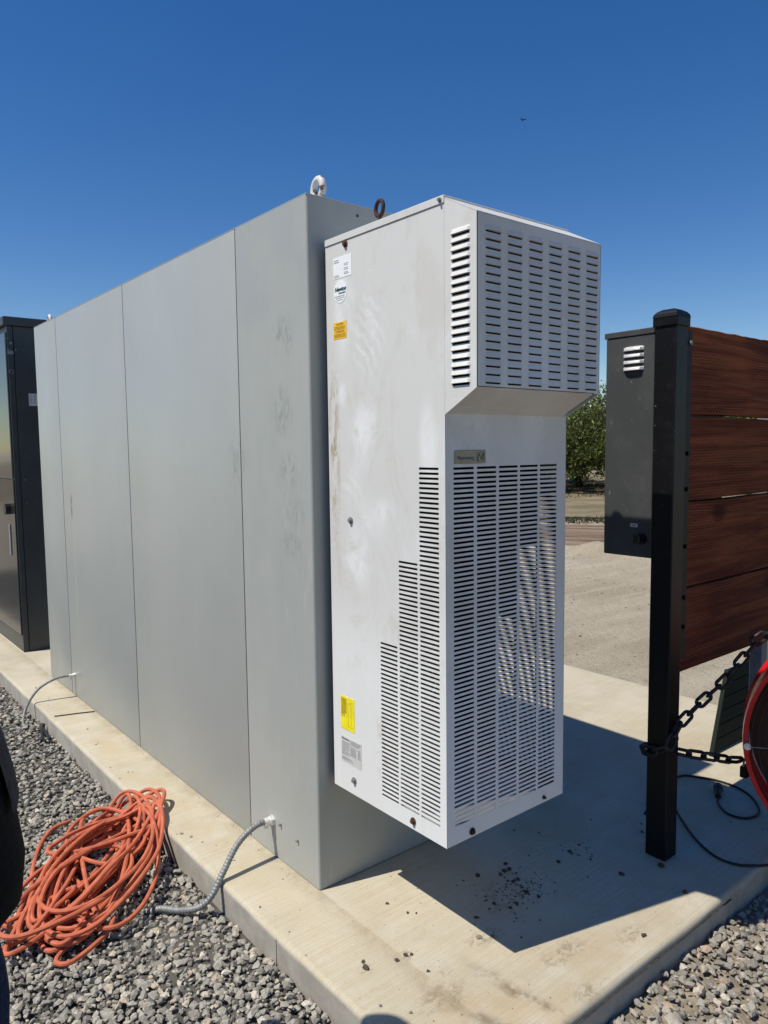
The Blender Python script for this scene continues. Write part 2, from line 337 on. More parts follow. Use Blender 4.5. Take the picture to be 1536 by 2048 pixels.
# ------------------------------------------------------------------ object helpers
W = {}
def tag(o, label=None, cat=None, group=None, kind=None):
    if label: o['label'] = label
    if cat: o['category'] = cat
    if group: o['group'] = group
    if kind: o['kind'] = kind
    return o
def thing(name, label, cat, loc=(0, 0, 0), rz=0, group=None):
    o = bpy.data.objects.new(name, None); C.objects.link(o); o.empty_display_size = .1
    o.location = loc; o.rotation_euler = (0, 0, rz)
    W[o] = Matrix.Translation(loc) @ Matrix.Rotation(rz, 4, 'Z')
    return tag(o, label, cat, group)
class MB:
    def __init__(s): s.b = bmesh.new()
    def box(s, a, b, bev=0, seg=1):
        a, b = Vector(a), Vector(b)
        r = bmesh.ops.create_cube(s.b, size=1)
        bmesh.ops.transform(s.b, matrix=Matrix.Translation((a + b) / 2) @ Matrix.Diagonal((*(b - a), 1)), verts=r['verts'])
        if bev: bmesh.ops.bevel(s.b, geom=list({e for v in r['verts'] for e in v.link_edges}), offset=bev, segments=seg, affect='EDGES', profile=.5)
        return s
    def cyl(s, a, b, r, r2=None, n=16, cap=True):
        a, b = Vector(a), Vector(b); d = b - a; r2 = r if r2 is None else r2
        g = bmesh.ops.create_cone(s.b, cap_ends=cap, segments=n, radius1=r, radius2=r2, depth=d.length)
        bmesh.ops.transform(s.b, matrix=Matrix.Translation((a + b) / 2) @ d.to_track_quat('Z', 'Y').to_matrix().to_4x4(), verts=g['verts'])
        return s
    def sphere(s, c, r, sc=(1, 1, 1), n=16):
        g = bmesh.ops.create_uvsphere(s.b, u_segments=n, v_segments=n // 2, radius=r)
        bmesh.ops.transform(s.b, matrix=Matrix.Translation(c) @ Matrix.Diagonal((*sc, 1)), verts=g['verts']); return s
    def tube(s, pts, r, n=8, cap=True, closed=False):
        pts = [Vector(p) for p in pts]; N = len(pts); rr = r if hasattr(r, '__len__') else [r] * N
        rings = []; up = None
        for i, p in enumerate(pts):
            t = (pts[(i + 1) % N] - pts[i - 1]) if closed else (pts[min(i + 1, N - 1)] - pts[max(i - 1, 0)])
            t.normalize()
            if up is None: up = t.orthogonal().normalized()
            up = (up - t * up.dot(t)); up = up.normalized() if up.length > 1e-6 else t.orthogonal().normalized()
            sd = t.cross(up)
            rings.append([s.b.verts.new(p + (up * math.cos(6.28318 * k / n) + sd * math.sin(6.28318 * k / n)) * rr[i]) for k in range(n)])
        for i in range(N if closed else N - 1):
            A, B = rings[i], rings[(i + 1) % N]
            for k in range(n): s.b.faces.new((A[k], A[(k + 1) % n], B[(k + 1) % n], B[k]))
        if cap and not closed: s.b.faces.new(rings[0][::-1]); s.b.faces.new(rings[-1])
        return s
    def torus(s, c, R_, r, ax=(0, 0, 1), n=32, m=10, sx=1, sy=1):
        q = Vector(ax).to_track_quat('Z', 'Y'); c = Vector(c)
        return s.tube([c + q @ Vector((math.cos(6.28318 * k / n) * R_ * sx, math.sin(6.28318 * k / n) * R_ * sy, 0)) for k in range(n)], r, m, closed=True)
    def prism(s, poly, ext, bev=0):
        """poly: list of 3-D points (planar), ext: extrusion vector"""
        a = [s.b.verts.new(Vector(p)) for p in poly]; b = [s.b.verts.new(Vector(p) + Vector(ext)) for p in poly]; n = len(a)
        fs = [s.b.faces.new(a[::-1]), s.b.faces.new(b)]
        fs += [s.b.faces.new((a[i], a[(i + 1) % n], b[(i + 1) % n], b[i])) for i in range(n)]
        if bev: bmesh.ops.bevel(s.b, geom=list({e for f in fs for e in f.edges}), offset=bev, segments=2, affect='EDGES', profile=.5)
        return s
    def quad(s, *p):
        s.b.faces.new([s.b.verts.new(Vector(x)) for x in p]); return s
    def loft(s, rings, cap=True, closed=True):
        rv = [[s.b.verts.new(Vector(p)) for p in r] for r in rings]
        for A, B in zip(rv, rv[1:]):
            n = len(A)
            for k in range(n if closed else n - 1): s.b.faces.new((A[k], A[(k + 1) % n], B[(k + 1) % n], B[k]))
        if cap: s.b.faces.new(rv[0][::-1]); s.b.faces.new(rv[-1])
        return s
    def jitter(s, amp, sc):
        for v in s.b.verts: v.co += noise.noise_vector(v.co * sc) * amp
        return s
    def build(s, name, mat, parent=None, smooth=False, local=False):
        me = bpy.data.meshes.new(name)
        bmesh.ops.recalc_face_normals(s.b, faces=s.b.faces)
        s.b.to_mesh(me); s.b.free()
        return link(name, me, mat, parent, smooth, local)
def link(name, me, mat, parent=None, smooth=False, local=False):
    o = bpy.data.objects.new(name, me); C.objects.link(o)
    if mat is not None: me.materials.append(mat if not isinstance(mat, str) else M[mat])
    if parent is not None:
        o.parent = parent; W[o] = W[parent]
        if not local: me.transform(W[parent].inverted())
    else: W[o] = Matrix.Identity(4)
    if smooth:
        me.polygons.foreach_set('use_smooth', [True] * len(me.polygons)); me.set_sharp_from_angle(angle=R(35))
    return o
def copy(o, parent, loc=None, rot=None):
    c = o.copy(); C.objects.link(c); c.parent = parent
    W[c] = W.get(parent, Matrix.Identity(4)) if parent else Matrix.Identity(4)
    if loc is not None: c.location = loc
    if rot is not None: c.rotation_mode = 'QUATERNION'; c.rotation_quaternion = rot
    return c
def settle(o, pos):
    """give a top-level mesh an origin at pos (world coordinates of the mesh stay put)"""
    o.data.transform(Matrix.Translation(-Vector(pos))); o.location = pos; return o
def text(s, size, mat, parent, org, xd, yd, shear=0, bold=0, align='LEFT', name='lettering', sx=1):
    cu = bpy.data.curves.new('t', 'FONT'); cu.body = s; cu.size = size; cu.shear = shear; cu.offset = bold; cu.align_x = align; cu.resolution_u = 3
    cu.extrude = .0002
    o = bpy.data.objects.new('t', cu); C.objects.link(o); bpy.context.view_layer.update()
    me = bpy.data.meshes.new_from_object(o.evaluated_get(bpy.context.evaluated_depsgraph_get()))
    bpy.data.objects.remove(o); bpy.data.curves.remove(cu)
    xd, yd = Vector(xd), Vector(yd); zd = xd.cross(yd)
    me.transform(Matrix.Translation(org) @ Matrix((xd * sx, yd, zd)).transposed().to_4x4())
    me.name = name
    return link(name, me, mat, parent)
def smooth_path(P, n=12):
    P = [Vector(p) for p in P]; out = []
    for i in range(len(P) - 1):
        a = P[max(i - 1, 0)]; b = P[i]; c = P[i + 1]; d = P[min(i + 2, len(P) - 1)]
        for k in range(n):
            t = k / n; out.append(.5 * ((2 * b) + (c - a) * t + (2 * a - 5 * b + 4 * c - d) * t * t + (3 * b - 3 * c + d - a) * t ** 3))
    out.append(P[-1]); return out
def sheet_np(name, V, F, mat, parent=None):
    """fast triangle mesh from numpy arrays"""
    me = bpy.data.meshes.new(name); V = np.asarray(V, np.float32); F = np.asarray(F, np.int32); k = F.shape[1]
    me.vertices.add(len(V)); me.vertices.foreach_set('co', V.ravel())
    me.loops.add(F.size); me.loops.foreach_set('vertex_index', F.ravel())
    me.polygons.add(len(F)); me.polygons.foreach_set('loop_start', np.arange(0, F.size, k, dtype=np.int32))
    me.polygons.foreach_set('use_smooth', np.zeros(len(F), bool)); me.update(calc_edges=True); me.validate()
    return link(name, me, mat, parent)

# ------------------------------------------------------------------ GROUND AND PAD
Z0 = -.115
def grid(name, x0, x1, y0, y1, nx, ny, zf, mat):
    X, Y = np.meshgrid(np.linspace(x0, x1, nx), np.linspace(y0, y1, ny)); Z = zf(X, Y)
    V = np.stack([X, Y, Z], -1).reshape(-1, 3); i = np.arange(nx * ny).reshape(ny, nx)
    F = np.stack([i[:-1, :-1], i[:-1, 1:], i[1:, 1:], i[1:, :-1]], -1).reshape(-1, 4)
    return sheet_np(name, V, F, mat)
MB().quad((-2500, -2500, Z0 - .02), (2500, -2500, Z0 - .02), (2500, 2500, Z0 - .02), (-2500, 2500, Z0 - .02)).build('ground', 'dirt')['kind'] = 'structure'
# uneven dirt yard beside the pad, with a soft berm along the earth road
DV = Vector((.845, .535, 0)); DN = Vector((-.535, .845, 0))      # outwards from the camera / along the orchard edge
def yard_z(X, Y):
    s = (X + 1.33) * DV.x + (Y + 2.0) * DV.y; t = X * DN.x + Y * DN.y
    z = Z0 + .012 * np.sin(1.7 * X + .6 * Y) * np.sin(.9 * Y - .4 * X)
    bm = np.exp(-((s - 11.45 - .25 * np.sin(.8 * t)) / .28) ** 2)
    z += bm * (.13 + .08 * np.sin(2.3 * t) * np.sin(5.1 * t + 1))
    return z + .018 * np.sin(7 * X + 2.1 * Y) * np.sin(5.3 * Y - 1.1 * X) * np.clip((s - 8) / 4, 0, 1)
o = grid('dirt_yard', 2.7, 26, -10, 26, 190, 220, yard_z, 'dirt'); o.data.polygons.foreach_set('use_smooth', [True] * len(o.data.polygons)); o['kind'] = 'structure'
def strip(name, s0, s1, z, mat, half=60):
    c = Vector((-1.33, -2.0, 0)); a, b = c + DV * s0, c + DV * s1
    q = [a - DN * half, b - DN * half, b + DN * half, a + DN * half]
    o = MB().quad(*[(p.x, p.y, z) for p in q]).build(name, mat); o['kind'] = 'structure'; return o
strip('dirt_road', 11.9, 15.3, Z0 + .035, 'road')
strip('orchard_floor', 16.9, 120, Z0 + .04, 'floor', 120)
# gravel bed (L shaped) round the pad
MB().prism([(-8, -6, Z0), (5, -6, Z0), (5, -.80, Z0), (-.1, -.80, Z0), (-.1, 9, Z0), (-8, 9, Z0)], (0, 0, .008)).build('gravel_bed', 'bed')['kind'] = 'structure'
MB().prism([(.02, -4, Z0 + .012), (4.5, -4, Z0 + .012), (4.5, -.80, Z0 + .012), (.02, -.80, Z0 + .012)], (0, 0, .004)).build('tan_gravel_bed', 'bed_warm')['kind'] = 'structure'
# the pad: cast slab with a rounded trowelled edge
def pad():
    x0, x1, y0, y1 = -.232, 2.78, -.892, 6.6
    prof = [(0, -.16), (0, -.019)]
    prof += [(.0, -.0186)]
    for k in range(1, 7):
        a = k / 6 * math.pi / 2; prof.append((.018 * (1 - math.cos(a)), -.018 + .018 * math.sin(a)))
    b = bmesh.new(); rings = []
    def edge(n, ax):
        return n
    for ins, z in prof:
        ring = []
        nx, ny = 60, 140
        for i in range(nx): ring.append((x0 + ins + (x1 - x0 - 2 * ins) * i / nx, y0 + ins, z))
        for i in range(ny): ring.append((x1 - ins, y0 + ins + (y1 - y0 - 2 * ins) * i / ny, z))
        for i in range(nx): ring.append((x1 - ins - (x1 - x0 - 2 * ins) * i / nx, y1 - ins, z))
        for i in range(ny): ring.append((x0 + ins, y1 - ins - (y1 - y0 - 2 * ins) * i / ny, z))
        rings.append(ring)
    m = MB(); m.loft(rings, cap=True)
    for v in m.b.verts:                                        # hand-finished edge
        if v.co.z > -.1 and v.co.z < -.001:
            d = noise.noise(v.co * 3.1) * .004 + noise.noise(v.co * 11) * .002
            v.co += Vector((d, d, d * .3))
    o = m.build('concrete_pad', 'concrete', None, True); o['kind'] = 'structure'; return o
PAD = pad()
# form joint on the pad's left face and the trowel crack along the front edge
o = MB().box((-.2345, -.1065, -.11), (-.231, -.1035, -.012)).build('form_joint', 'bed', PAD); 
pts = [Vector((x, -.8945, -.026 + .003 * noise.noise(Vector((x * 9, 0, 0))) + .002 * noise.noise(Vector((x * 40, 3, 0))))) for x in np.linspace(.1, 1.05, 160)]
MB().tube(pts, .0021, 5).build('edge_crack', 'clod', PAD)

# ------------------------------------------------------------------ CRUSHED ROCK
def rock_base(seed, sub):
    r = random.Random(seed); b = bmesh.new(); bmesh.ops.create_icosphere(b, subdivisions=sub, radius=1)
    V = np.array([v.co[:] for v in b.verts]); b.verts.ensure_lookup_table()
    F = np.array([[v.index for v in f.verts] for f in b.faces]); b.free()
    for _ in range(9):
        n = np.array([r.gauss(0, 1) for _ in range(3)]); n /= np.linalg.norm(n); d = r.uniform(.35, .72)
        h = V @ n; m = h > d; V[m] -= np.outer(h[m] - d, n)
    V += np.array([[r.uniform(-.06, .06) for _ in range(3)] for _ in V])
    return V, F
def rocks(name, P, size, mat, sub, zsq=.75):
    bases = [rock_base(100 + i, sub) for i in range(14)]; Vs, Fs, off = [], [], 0
    which = rng.integers(0, 14, len(P))
    for k, (BV, BF) in enumerate(bases):
        idx = np.where(which == k)[0]; n = len(idx)
        if not n: continue
        qv = rng.normal(size=(n, 4)); qv /= np.linalg.norm(qv, axis=1, keepdims=True); w_, x, y, z = qv.T
        RM = np.stack([1 - 2 * (y * y + z * z), 2 * (x * y - z * w_), 2 * (x * z + y * w_), 2 * (x * y + z * w_), 1 - 2 * (x * x + z * z), 2 * (y * z - x * w_), 2 * (x * z - y * w_), 2 * (y * z + x * w_), 1 - 2 * (x * x + y * y)], -1).reshape(n, 3, 3)
        sc = size[idx, None] * np.stack([np.ones(n), rng.uniform(.6, .95, n), rng.uniform(.45, .8, n)], -1)
        V = np.einsum('nij,nvj->nvi', RM, BV[None] * sc[:, None, :]); V[:, :, 2] *= zsq; V += P[idx, None, :]
        Vs.append(V.reshape(-1, 3)); Fs.append((BF[None] + (np.arange(n) * len(BV))[:, None, None]).reshape(-1, 3) + off); off += n * len(BV)
    o = sheet_np(name, np.concatenate(Vs), np.concatenate(Fs), mat); o['kind'] = 'stuff'; return o
def scatter(x0, x1, y0, y1, step):
    X, Y = np.meshgrid(np.arange(x0, x1, step), np.arange(y0, y1, step)); n = X.size
    P = np.stack([X.ravel() + rng.uniform(-.6, .6, n) * step, Y.ravel() + rng.uniform(-.6, .6, n) * step], -1); return P
def gz(P):
    return Z0 + .012 + .010 * np.sin(P[:, 0] * 5.1 + P[:, 1] * 2.3) * np.sin(P[:, 1] * 4.2 - P[:, 0]) + rng.uniform(0, .014, len(P))
def lay(P, lo, hi):
    s = lo + (hi - lo) * rng.random(len(P)) ** 1.4; return np.column_stack([P, gz(P)]), s
offpad = lambda P: ~((P[:, 0] > -.243) & (P[:, 1] > -.902))
Pn = scatter(-1.75, -.23, -1.35, 1.5, .0172); Pn = Pn[offpad(Pn)]
Pb = scatter(-.4, .34, -1.7, -.89, .0172); Pb = Pb[offpad(Pb) & (Pb[:, 0] < .3 + .12 * rng.normal(size=len(Pb)))]
P, s = lay(np.concatenate([Pn, Pb]), .008, .0265); o = rocks('gravel', P, s, M['gravel'], 1, .72)
tag(o, 'bed of crushed grey rock along the left side of the pad', kind='stuff')
Pf = scatter(-2.6, -.23, 1.5, 6.2, .0245); P, s = lay(Pf, .012, .026); o = rocks('gravel', P, s, M['gravel'], 1, .72)
tag(o, 'farther part of the crushed grey rock bed', kind='stuff')
Pw = scatter(.0, 2.3, -2.2, -.89, .021); Pw = Pw[offpad(Pw) & (Pw[:, 0] > .2 + .12 * rng.normal(size=len(Pw)))]
P, s = lay(Pw, .0085, .030); P[:, 2] += .004; o = rocks('gravel', P, s, M['gravel_warm'], 1, .72)
tag(o, 'tan crushed rock in front of the pad under the post', kind='stuff')

# ------------------------------------------------------------------ BIG GREY CABINET
H, CW, CL = 2.29, .6535, 3.167
cab = thing('equipment_cabinet', 'tall light grey steel cabinet with three vertical seams standing on the concrete pad', 'cabinet', (CW / 2, CL / 2, 0))
MB().box((.012, .02, .004), (CW - .012, CL - .012, H - .012)).build('core', 'inner_black', cab)
# near wrap panel: left strip folding round the corner into the end face
def arc(cx, cy, r, a0, a1, n=6): return [(cx + r * math.cos(a0 + (a1 - a0) * k / n), cy + r * math.sin(a0 + (a1 - a0) * k / n)) for k in range(n + 1)]
r = .0095
prof = [(0, .4645)] + arc(r, r, r, math.pi, 1.5 * math.pi) + arc(CW - r, r, r, 1.5 * math.pi, 2 * math.pi) + [(CW, .4645), (CW - .010, .4645), (CW - .010, .012), (.010, .012), (.010, .4645)]
MB().prism([(x, y, .004) for x, y in prof], (0, 0, H - .008)).build('end_panel', 'cabinet', cab, True)
for a, b in ((.4715, 1.5975), (1.6045, 2.7015), (2.7085, CL)):
    o = MB().box((0, a, .004), (.010, b, H - .004), .0025, 2).build('side_panel', 'cabinet', cab, True)
    MB().box((CW - .010, a, .004), (CW, b, H - .004), .0025, 2).build('side_panel', 'cabinet', cab, True)
MB().box((.011, CL - .01, .004), (CW - .011, CL, H - .004), .002).build('end_panel', 'cabinet', cab, True)
MB().box((0, 0, H - .0038), (CW, CL, H), .0015, 2).build('roof_panel', 'cabinet', cab)
def eye(x, y, z, Ro, ro, ax, mat, par, shank=.012, name='lifting_eye'):
    m = MB().torus((x, y, z + shank + Ro), Ro, ro, ax, 36, 14).cyl((x, y, z), (x, y, z + shank + ro), ro * 1.1, ro * .9, 16).cyl((x, y, z), (x, y, z + .006), ro * 2.0, n=20)
    return m.build(name, mat, par, True)
for (x, y) in ((.085, .055), (CW - .085, .055), (.085, CL - .055), (CW - .085, CL - .055)):
    eye(x, y, H, .031, .0115, (.975, -.10, 0), 'eye', cab, .010)
for y, z in ((.243, .139), (.130, .126)):
    MB().cyl((.0, y, z), (-.009, y, z), .0045, n=10).build('screw', 'galv', cab)
MB().cyl((.20, .0, H - .035), (.20, -.004, H - .035), .004, n=10).build('screw', 'rust', cab)

# ------------------------------------------------------------------ AIR CONDITIONER
X0, X1, YB, YF, YH = .049, .5677, -.030, -.568, -.6855
ZB, ZT = .375, 2.144
ac = thing('air_conditioner', 'dusty white air conditioner with slotted grilles and louvred hood on the grey cabinet end', 'air conditioner', (X0 + .26, -.30, ZB))
PIT, Z1 = .01357, 1.4345; HH = .0066
def rows(k0, n=75): return [(Z1 - k * PIT - HH / 2, Z1 - k * PIT + HH / 2) for k in range(k0, n)][::-1]
T = .0016
def holed(mk, u0, u1, v0, v1, cols):
    """mk(ua,ub,va,vb) adds a plate; cols: list of (ua, ub, [holes va,vb ascending])"""
    m = MB(); u = u0
    for ua, ub, hs in sorted(cols):
        m.box(*mk(u, ua, v0, v1)); v = v0
        for a, b in hs: m.box(*mk(ua, ub, v, a)); v = b
        m.box(*mk(ua, ub, v, v1)); u = ub
    m.box(*mk(u, u1, v0, v1)); return m
fcols = [(.080, .159), (.171, .250), (.261, .342), (.352, .433), (.443, .5235)]
scols = scols_ = [(-.542, -.463, rows(0)), (-.4535, -.372, rows(20)), (-.362, -.283, rows(39))]
holed(lambda a, b, c, d: ((a, YF, c), (b, YF + T, d)), X0 + .001, X1 - .001, ZB, 1.60, [(a, b, rows(0)) for a, b in fcols]).build('front_grille', 'white', ac)
holed(lambda a, b, c, d: ((a, YF + T, c), (b, YF + T + .0005, d)), X0 + .003, X1 - .003, ZB + .003, 1.529, [(a, b, rows(0)) for a, b in fcols]).build('slot_shade_skin', 'inner_black', ac)  # black skin added as the darkness seen through the slots
for xa, xb in ((X0 + T, X0 + T + .0005), (X1 - T - .0005, X1 - T)):
    holed(lambda a, b, c, d: ((xa, a, c), (xb, b, d)), YF + .003, YB - .003, ZB + .003, 1.529, scols_).build('slot_shade_skin', 'inner_black', ac)  # same black skin, painted interior shade behind the side slots
for nm, xa, xb in (('side_grille', X0, X0 + T), ('side_grille', X1 - T, X1)):
    holed(lambda a, b, c, d: ((xa, a, c), (xb, b, d)), YF, YB, ZB, 2.1225, scols).build(nm, 'white', ac)
MB().box((X0 + T, YF + T, ZB), (X1 - T, YB, ZB + T)).build('bottom_pan', 'white', ac)
MB().box((X0 + T, YB - T, ZB + T), (X1 - T, YB, 2.12)).build('back_plate', 'inner_black', ac)
MB().box((X0 + .02, YB, ZB + .01), (X1 - .02, -.001, 2.12)).build('mounting_gasket', 'inner_black', ac)
MB().box((X0 - .003, YF - .001, 2.1235), (X1 + .003, YB, ZT), .0012).build('lid', 'white', ac)
MB().box((X0 + T, YF + T, 1.53), (X1 - T, YB - T, 1.535)).build('divider', 'inner_black', ac)
# innards seen through the slots
MB().box((X0 + .02, -.16, ZB + .02), (X1 - .06, YB - .004, 1.52)).build('evaporator_case', 'inner_black', ac)
m = MB()
for k in range(40): m.box((X0 + .03 + k * .0105, -.185, .95), (X0 + .032 + k * .0105, -.162, 1.50))
m.build('coil_fin', 'coil', ac)['kind'] = 'stuff'
MB().cyl((.20, -.33, ZB + .004), (.20, -.33, .62), .075, n=28).sphere((.20, -.33, .62), .075, (1, 1, .6)).build('compressor', 'coil', ac, True)
m = MB().torus((.31, -.20, .70), .12, .006, (0, 1, 0), 36, 6)
m.torus((.31, -.20, .70), .08, .003, (0, 1, 0), 36, 6).torus((.31, -.20, .70), .045, .003, (0, 1, 0), 24, 6)
m.build('fan_guard', 'galv', ac, True)
MB().tube([(.20, -.33, .66), (.20, -.33, .75), (.26, -.28, .80), (.34, -.22, .82), (.36, -.19, .95)], .006, 8).build('copper_pipe', 'rust', ac, True)
# hood
hood_prof = [(YF, 2.136), (YH, 2.074), (YH, 1.644), (YF, 1.579)]
m = MB()
lcolsx = [(.077, .139), (.161, .2215), (.245, .305), (.329, .388), (.413, .472), (.497, .556)]
lz = [2.0365 - k * (2.0365 - 1.6585) / 18 for k in range(19)]
lrows = [(z - .0056, z - .0010) for z in lz][::-1]
hm = holed(lambda a, b, c, d: ((a, YH, c), (b, YH + T, d)), X0, X1, 1.644, 2.074, [(a + .003, b - .003, lrows) for a, b in lcolsx])
hood = hm.build('hood', 'white', ac)
def side_plate(xa, xb):
    m = MB(); ya, yb = -.661 + .003, -.594 - .003
    z_at = lambda y, top: (2.136 + (y - YF) * (2.074 - 2.136) / (YH - YF)) if top else (1.579 + (y - YF) * (1.644 - 1.579) / (YH - YF))
    def seg(y0, y1, z0a, z0b, z1a, z1b): m.prism([(xa, y0, z0a), (xa, y1, z0b), (xa, y1, z1b), (xa, y0, z1a)], (xb - xa, 0, 0))
    seg(YH, ya, z_at(YH, 0), z_at(ya, 0), z_at(YH, 1), z_at(ya, 1)); seg(yb, YF + .0005, z_at(yb, 0), z_at(YF, 0), z_at(yb, 1), z_at(YF, 1))
    lr = [(z - .0070, z - .0012) for z in lz][::-1]; v = None
    for a, b in lr:
        if v is None: seg(ya, yb, z_at(ya, 0), z_at(yb, 0), a, a)
        else: m.box((xa, ya, v), (xb, yb, a))
        v = b
    seg(ya, yb, v, v, z_at(ya, 1), z_at(yb, 1)); return m
side_plate(X0, X0 + T).build('hood_side', 'white', hood); side_plate(X1 - T, X1).build('hood_side', 'white', hood)
m = MB().prism([(X0, YF, 2.1365), (X0, YH, 2.0745), (X0, YH, 2.0765), (X0, YF, 2.1385)], (X1 - X0, 0, 0)); m.build('hood_top', 'white', hood)
MB().box((X0 + .012, YH + .0035, 1.65), (X1 - .012, YH + .0045, 2.06)).build('hood_shade_plate', 'inner_black', hood)  # black plate added to paint the louvre slits as deep shade
for xa in (X0 + .011, X1 - .0125): MB().box((xa, YH + .012, 1.66), (xa + .0012, YF - .005, 2.06)).build('hood_shade_plate', 'inner_black', hood)
MB().box((X0 + T, YF - .004, 1.60), (X1 - T, YF - .002, 2.12)).build('hood_back', 'inner_black', hood)
MB().prism([(X0 + .004, YF, 1.5815), (X0 + .004, YH, 1.6445), (X0 + .004, YH, 1.6465), (X0 + .004, YF, 1.5835)], (X1 - X0 - .03, 0, 0)).build('hood_underside', 'white', hood)
MB().box((X1 - .021, YF - .0015, 1.583), (X1 - .019, YF - .0002, 1.60)).build('seam', 'ink', hood)
# pressed louvres: flush along the top, standing off along the bottom edge, tapered ends
def louvre(wd, ht, out, name):
    t = .0009; e = .006; b = bmesh.new()
    va = [b.verts.new(p) for p in ((-wd / 2, 0, ht * .55), (-wd / 2 + e, 0, ht), (wd / 2 - e, 0, ht), (wd / 2, 0, ht * .55), (wd / 2, 0, -.0006), (-wd / 2, 0, -.0006))]
    vt = [b.verts.new(p) for p in ((-wd / 2 + e, -out, -.0008), (-wd / 2 + e, -out * .35, ht * .70), (wd / 2 - e, -out * .35, ht * .70), (wd / 2 - e, -out, -.0008))]
    for f in ((va[1], va[2], vt[2], vt[1]), (vt[0], vt[1], vt[2], vt[3]), (va[0], va[1], vt[1]), (va[0], vt[1], vt[0], va[5]), (va[3], vt[2], va[2]), (va[4], vt[3], vt[2], va[3])): b.faces.new(f)
    bmesh.ops.recalc_face_normals(b, faces=b.faces); bmesh.ops.solidify(b, geom=list(b.faces), thickness=t)
    me = bpy.data.meshes.new(name); bmesh.ops.recalc_face_normals(b, faces=b.faces); b.to_mesh(me); b.free(); return me
lm = louvre(.062, .0130, .0050, 'louvre'); lm.materials.append(M['white'])
lm2 = louvre(.070, .0128, .0068, 'side_louvre'); lm2.materials.append(M['white'])
inv = W[hood].inverted(); qs = Quaternion((0, 0, 1), -math.pi / 2)
for z in lz:
    for a, b in lcolsx:
        o = bpy.data.objects.new('louvre', lm); C.objects.link(o); o.parent = hood; o.location = inv @ Vector(((a + b) / 2, YH - .0002, z))
    o = bpy.data.objects.new('louvre', lm2); C.objects.link(o); o.parent = hood; o.location = inv @ Vector((X0 - .0002, -.6275, z)); o.rotation_mode = 'QUATERNION'; o.rotation_quaternion = qs
# fasteners
def screw(p, n, mat, r=.0085):
    p, n = Vector(p), Vector(n)
    return MB().cyl(p, p + n * .003, r * 1.25, n=18).cyl(p + n * .003, p + n * .009, r * .8, n=6).build('screw', mat, ac)
screw((X0, -.137, 2.112), (-1, 0, 0), 'rust'); screw((X0, -.143, 1.268), (-1, 0, 0), 'galv'); screw((X0, -.141, .424), (-1, 0, 0), 'galv'); screw((X0, -.428, .401), (-1, 0, 0), 'rust')
screw((.149, YF, .392), (0, -1, 0), 'rust_brown'); screw((.471, YF, .392), (0, -1, 0), 'rust_brown', .005)
screw((X0 - .003, -.556, 2.133), (-1, 0, 0), 'galv', .005); screw((.10, -.12, ZB), (0, 0, -1), 'rust'); 
for ex in (.092, .530): eye(ex, -.25, ZT, .0225, .0060, (.985, -.17, 0), 'rust_brown', ac, .030)
MB().box((.06, -.28, ZT), (.125, -.22, ZT + .004)).build('eye_washer', 'white', ac)
# labels on the side panel (reading direction is -y)
SX = X0 - .0008
def label(y, z, wd, ht, mat, name='label'):
    return MB().box((SX, y - wd, z - ht), (X0 - .0001, y, z)).build(name, mat, ac)
def lines(par, y, z, wd, n, dz, h, mat, jit=.25):
    m = MB()
    for k in range(n):
        x = y
        while x > y - wd * random.uniform(1 - jit, 1):
            l = min(random.uniform(.003, .009), x - (y - wd))
            if l < .001: break
            m.box((SX - .0003, x - l, z - k * dz - h), (SX - .00005, x, z - k * dz)); x -= l + .0016
    return m.build('fine_print', mat, par)
tx = ((0, -1, 0), (0, 0, 1))
L = label(-.072, 2.080, .094, .064, 'paper'); lines(L, -.076, 2.072, .027, 2, .006, .0028, 'ink_soft'); lines(L, -.128, 2.056, .022, 2, .0045, .0022, 'ink_soft'); lines(L, -.128, 2.043, .022, 2, .0045, .0022, 'ink_soft'); lines(L, -.128, 2.030, .024, 2, .0045, .0022, 'ink_soft'); lines(L, -.076, 2.026, .030, 2, .0042, .0020, 'ink_soft')
m = MB().cyl((SX, -.106, 1.975), (X0 - .0001, -.106, 1.975), .034, n=40); L = m.build('round_label', 'paper', ac)
text('Newton', .0175, 'ink_teal', L, (SX - .0004, -.0775, 1.977), *tx, shear=.35, bold=.0007)
lines(L, -.098, 1.9725, .036, 1, .005, .0048, 'ink_teal', 0); lines(L, -.078, 1.963, .056, 1, .006, .0026, 'ink_soft', .1); lines(L, -.084, 1.957, .044, 1, .006, .0024, 'ink_soft', .1); lines(L, -.088, 1.951, .036, 1, .006, .0024, 'ink_soft', .1)
L = label(-.068, 1.884, .068, .052, 'yellow'); text('CAUTION', .0085, 'ink_brown', L, (SX - .0004, -.102, 1.874), *tx, align='CENTER'); text('ATTENTION', .0085, 'ink_brown', L, (SX - .0004, -.102, 1.851), *tx, align='CENTER')
lines(L, -.072, 1.8705, .060, 3, .0042, .0022, 'ink_brown', .1); lines(L, -.072, 1.8475, .060, 3, .0042, .0022, 'ink_brown', .1)
L = label(-.072, .691, .075, .110, 'yellow_bright')
m = MB()
for k in range(8): m.box((SX - .0003, -.077 - k * .0036 - .0018, .640 - random.uniform(0, .02)), (SX - .00005, -.077 - k * .0036, .684))
for a in ((-.112, -.113, .595, .672), (-.128, -.129, .60, .672), (-.112, -.129, .671, .672), (-.112, -.14, .594, .595), (-.125, -.14, .676, .677)): m.box((SX - .0003, a[1], a[2]), (SX - .00005, a[0], a[3]))
m.build('fine_print', 'ink_brown', L)
L = label(-.073, .556, .108, .086, 'silver_label'); text('Pfannenberg', .0082, 'ink', L, (SX - .0004, -.076, .5465), *tx)
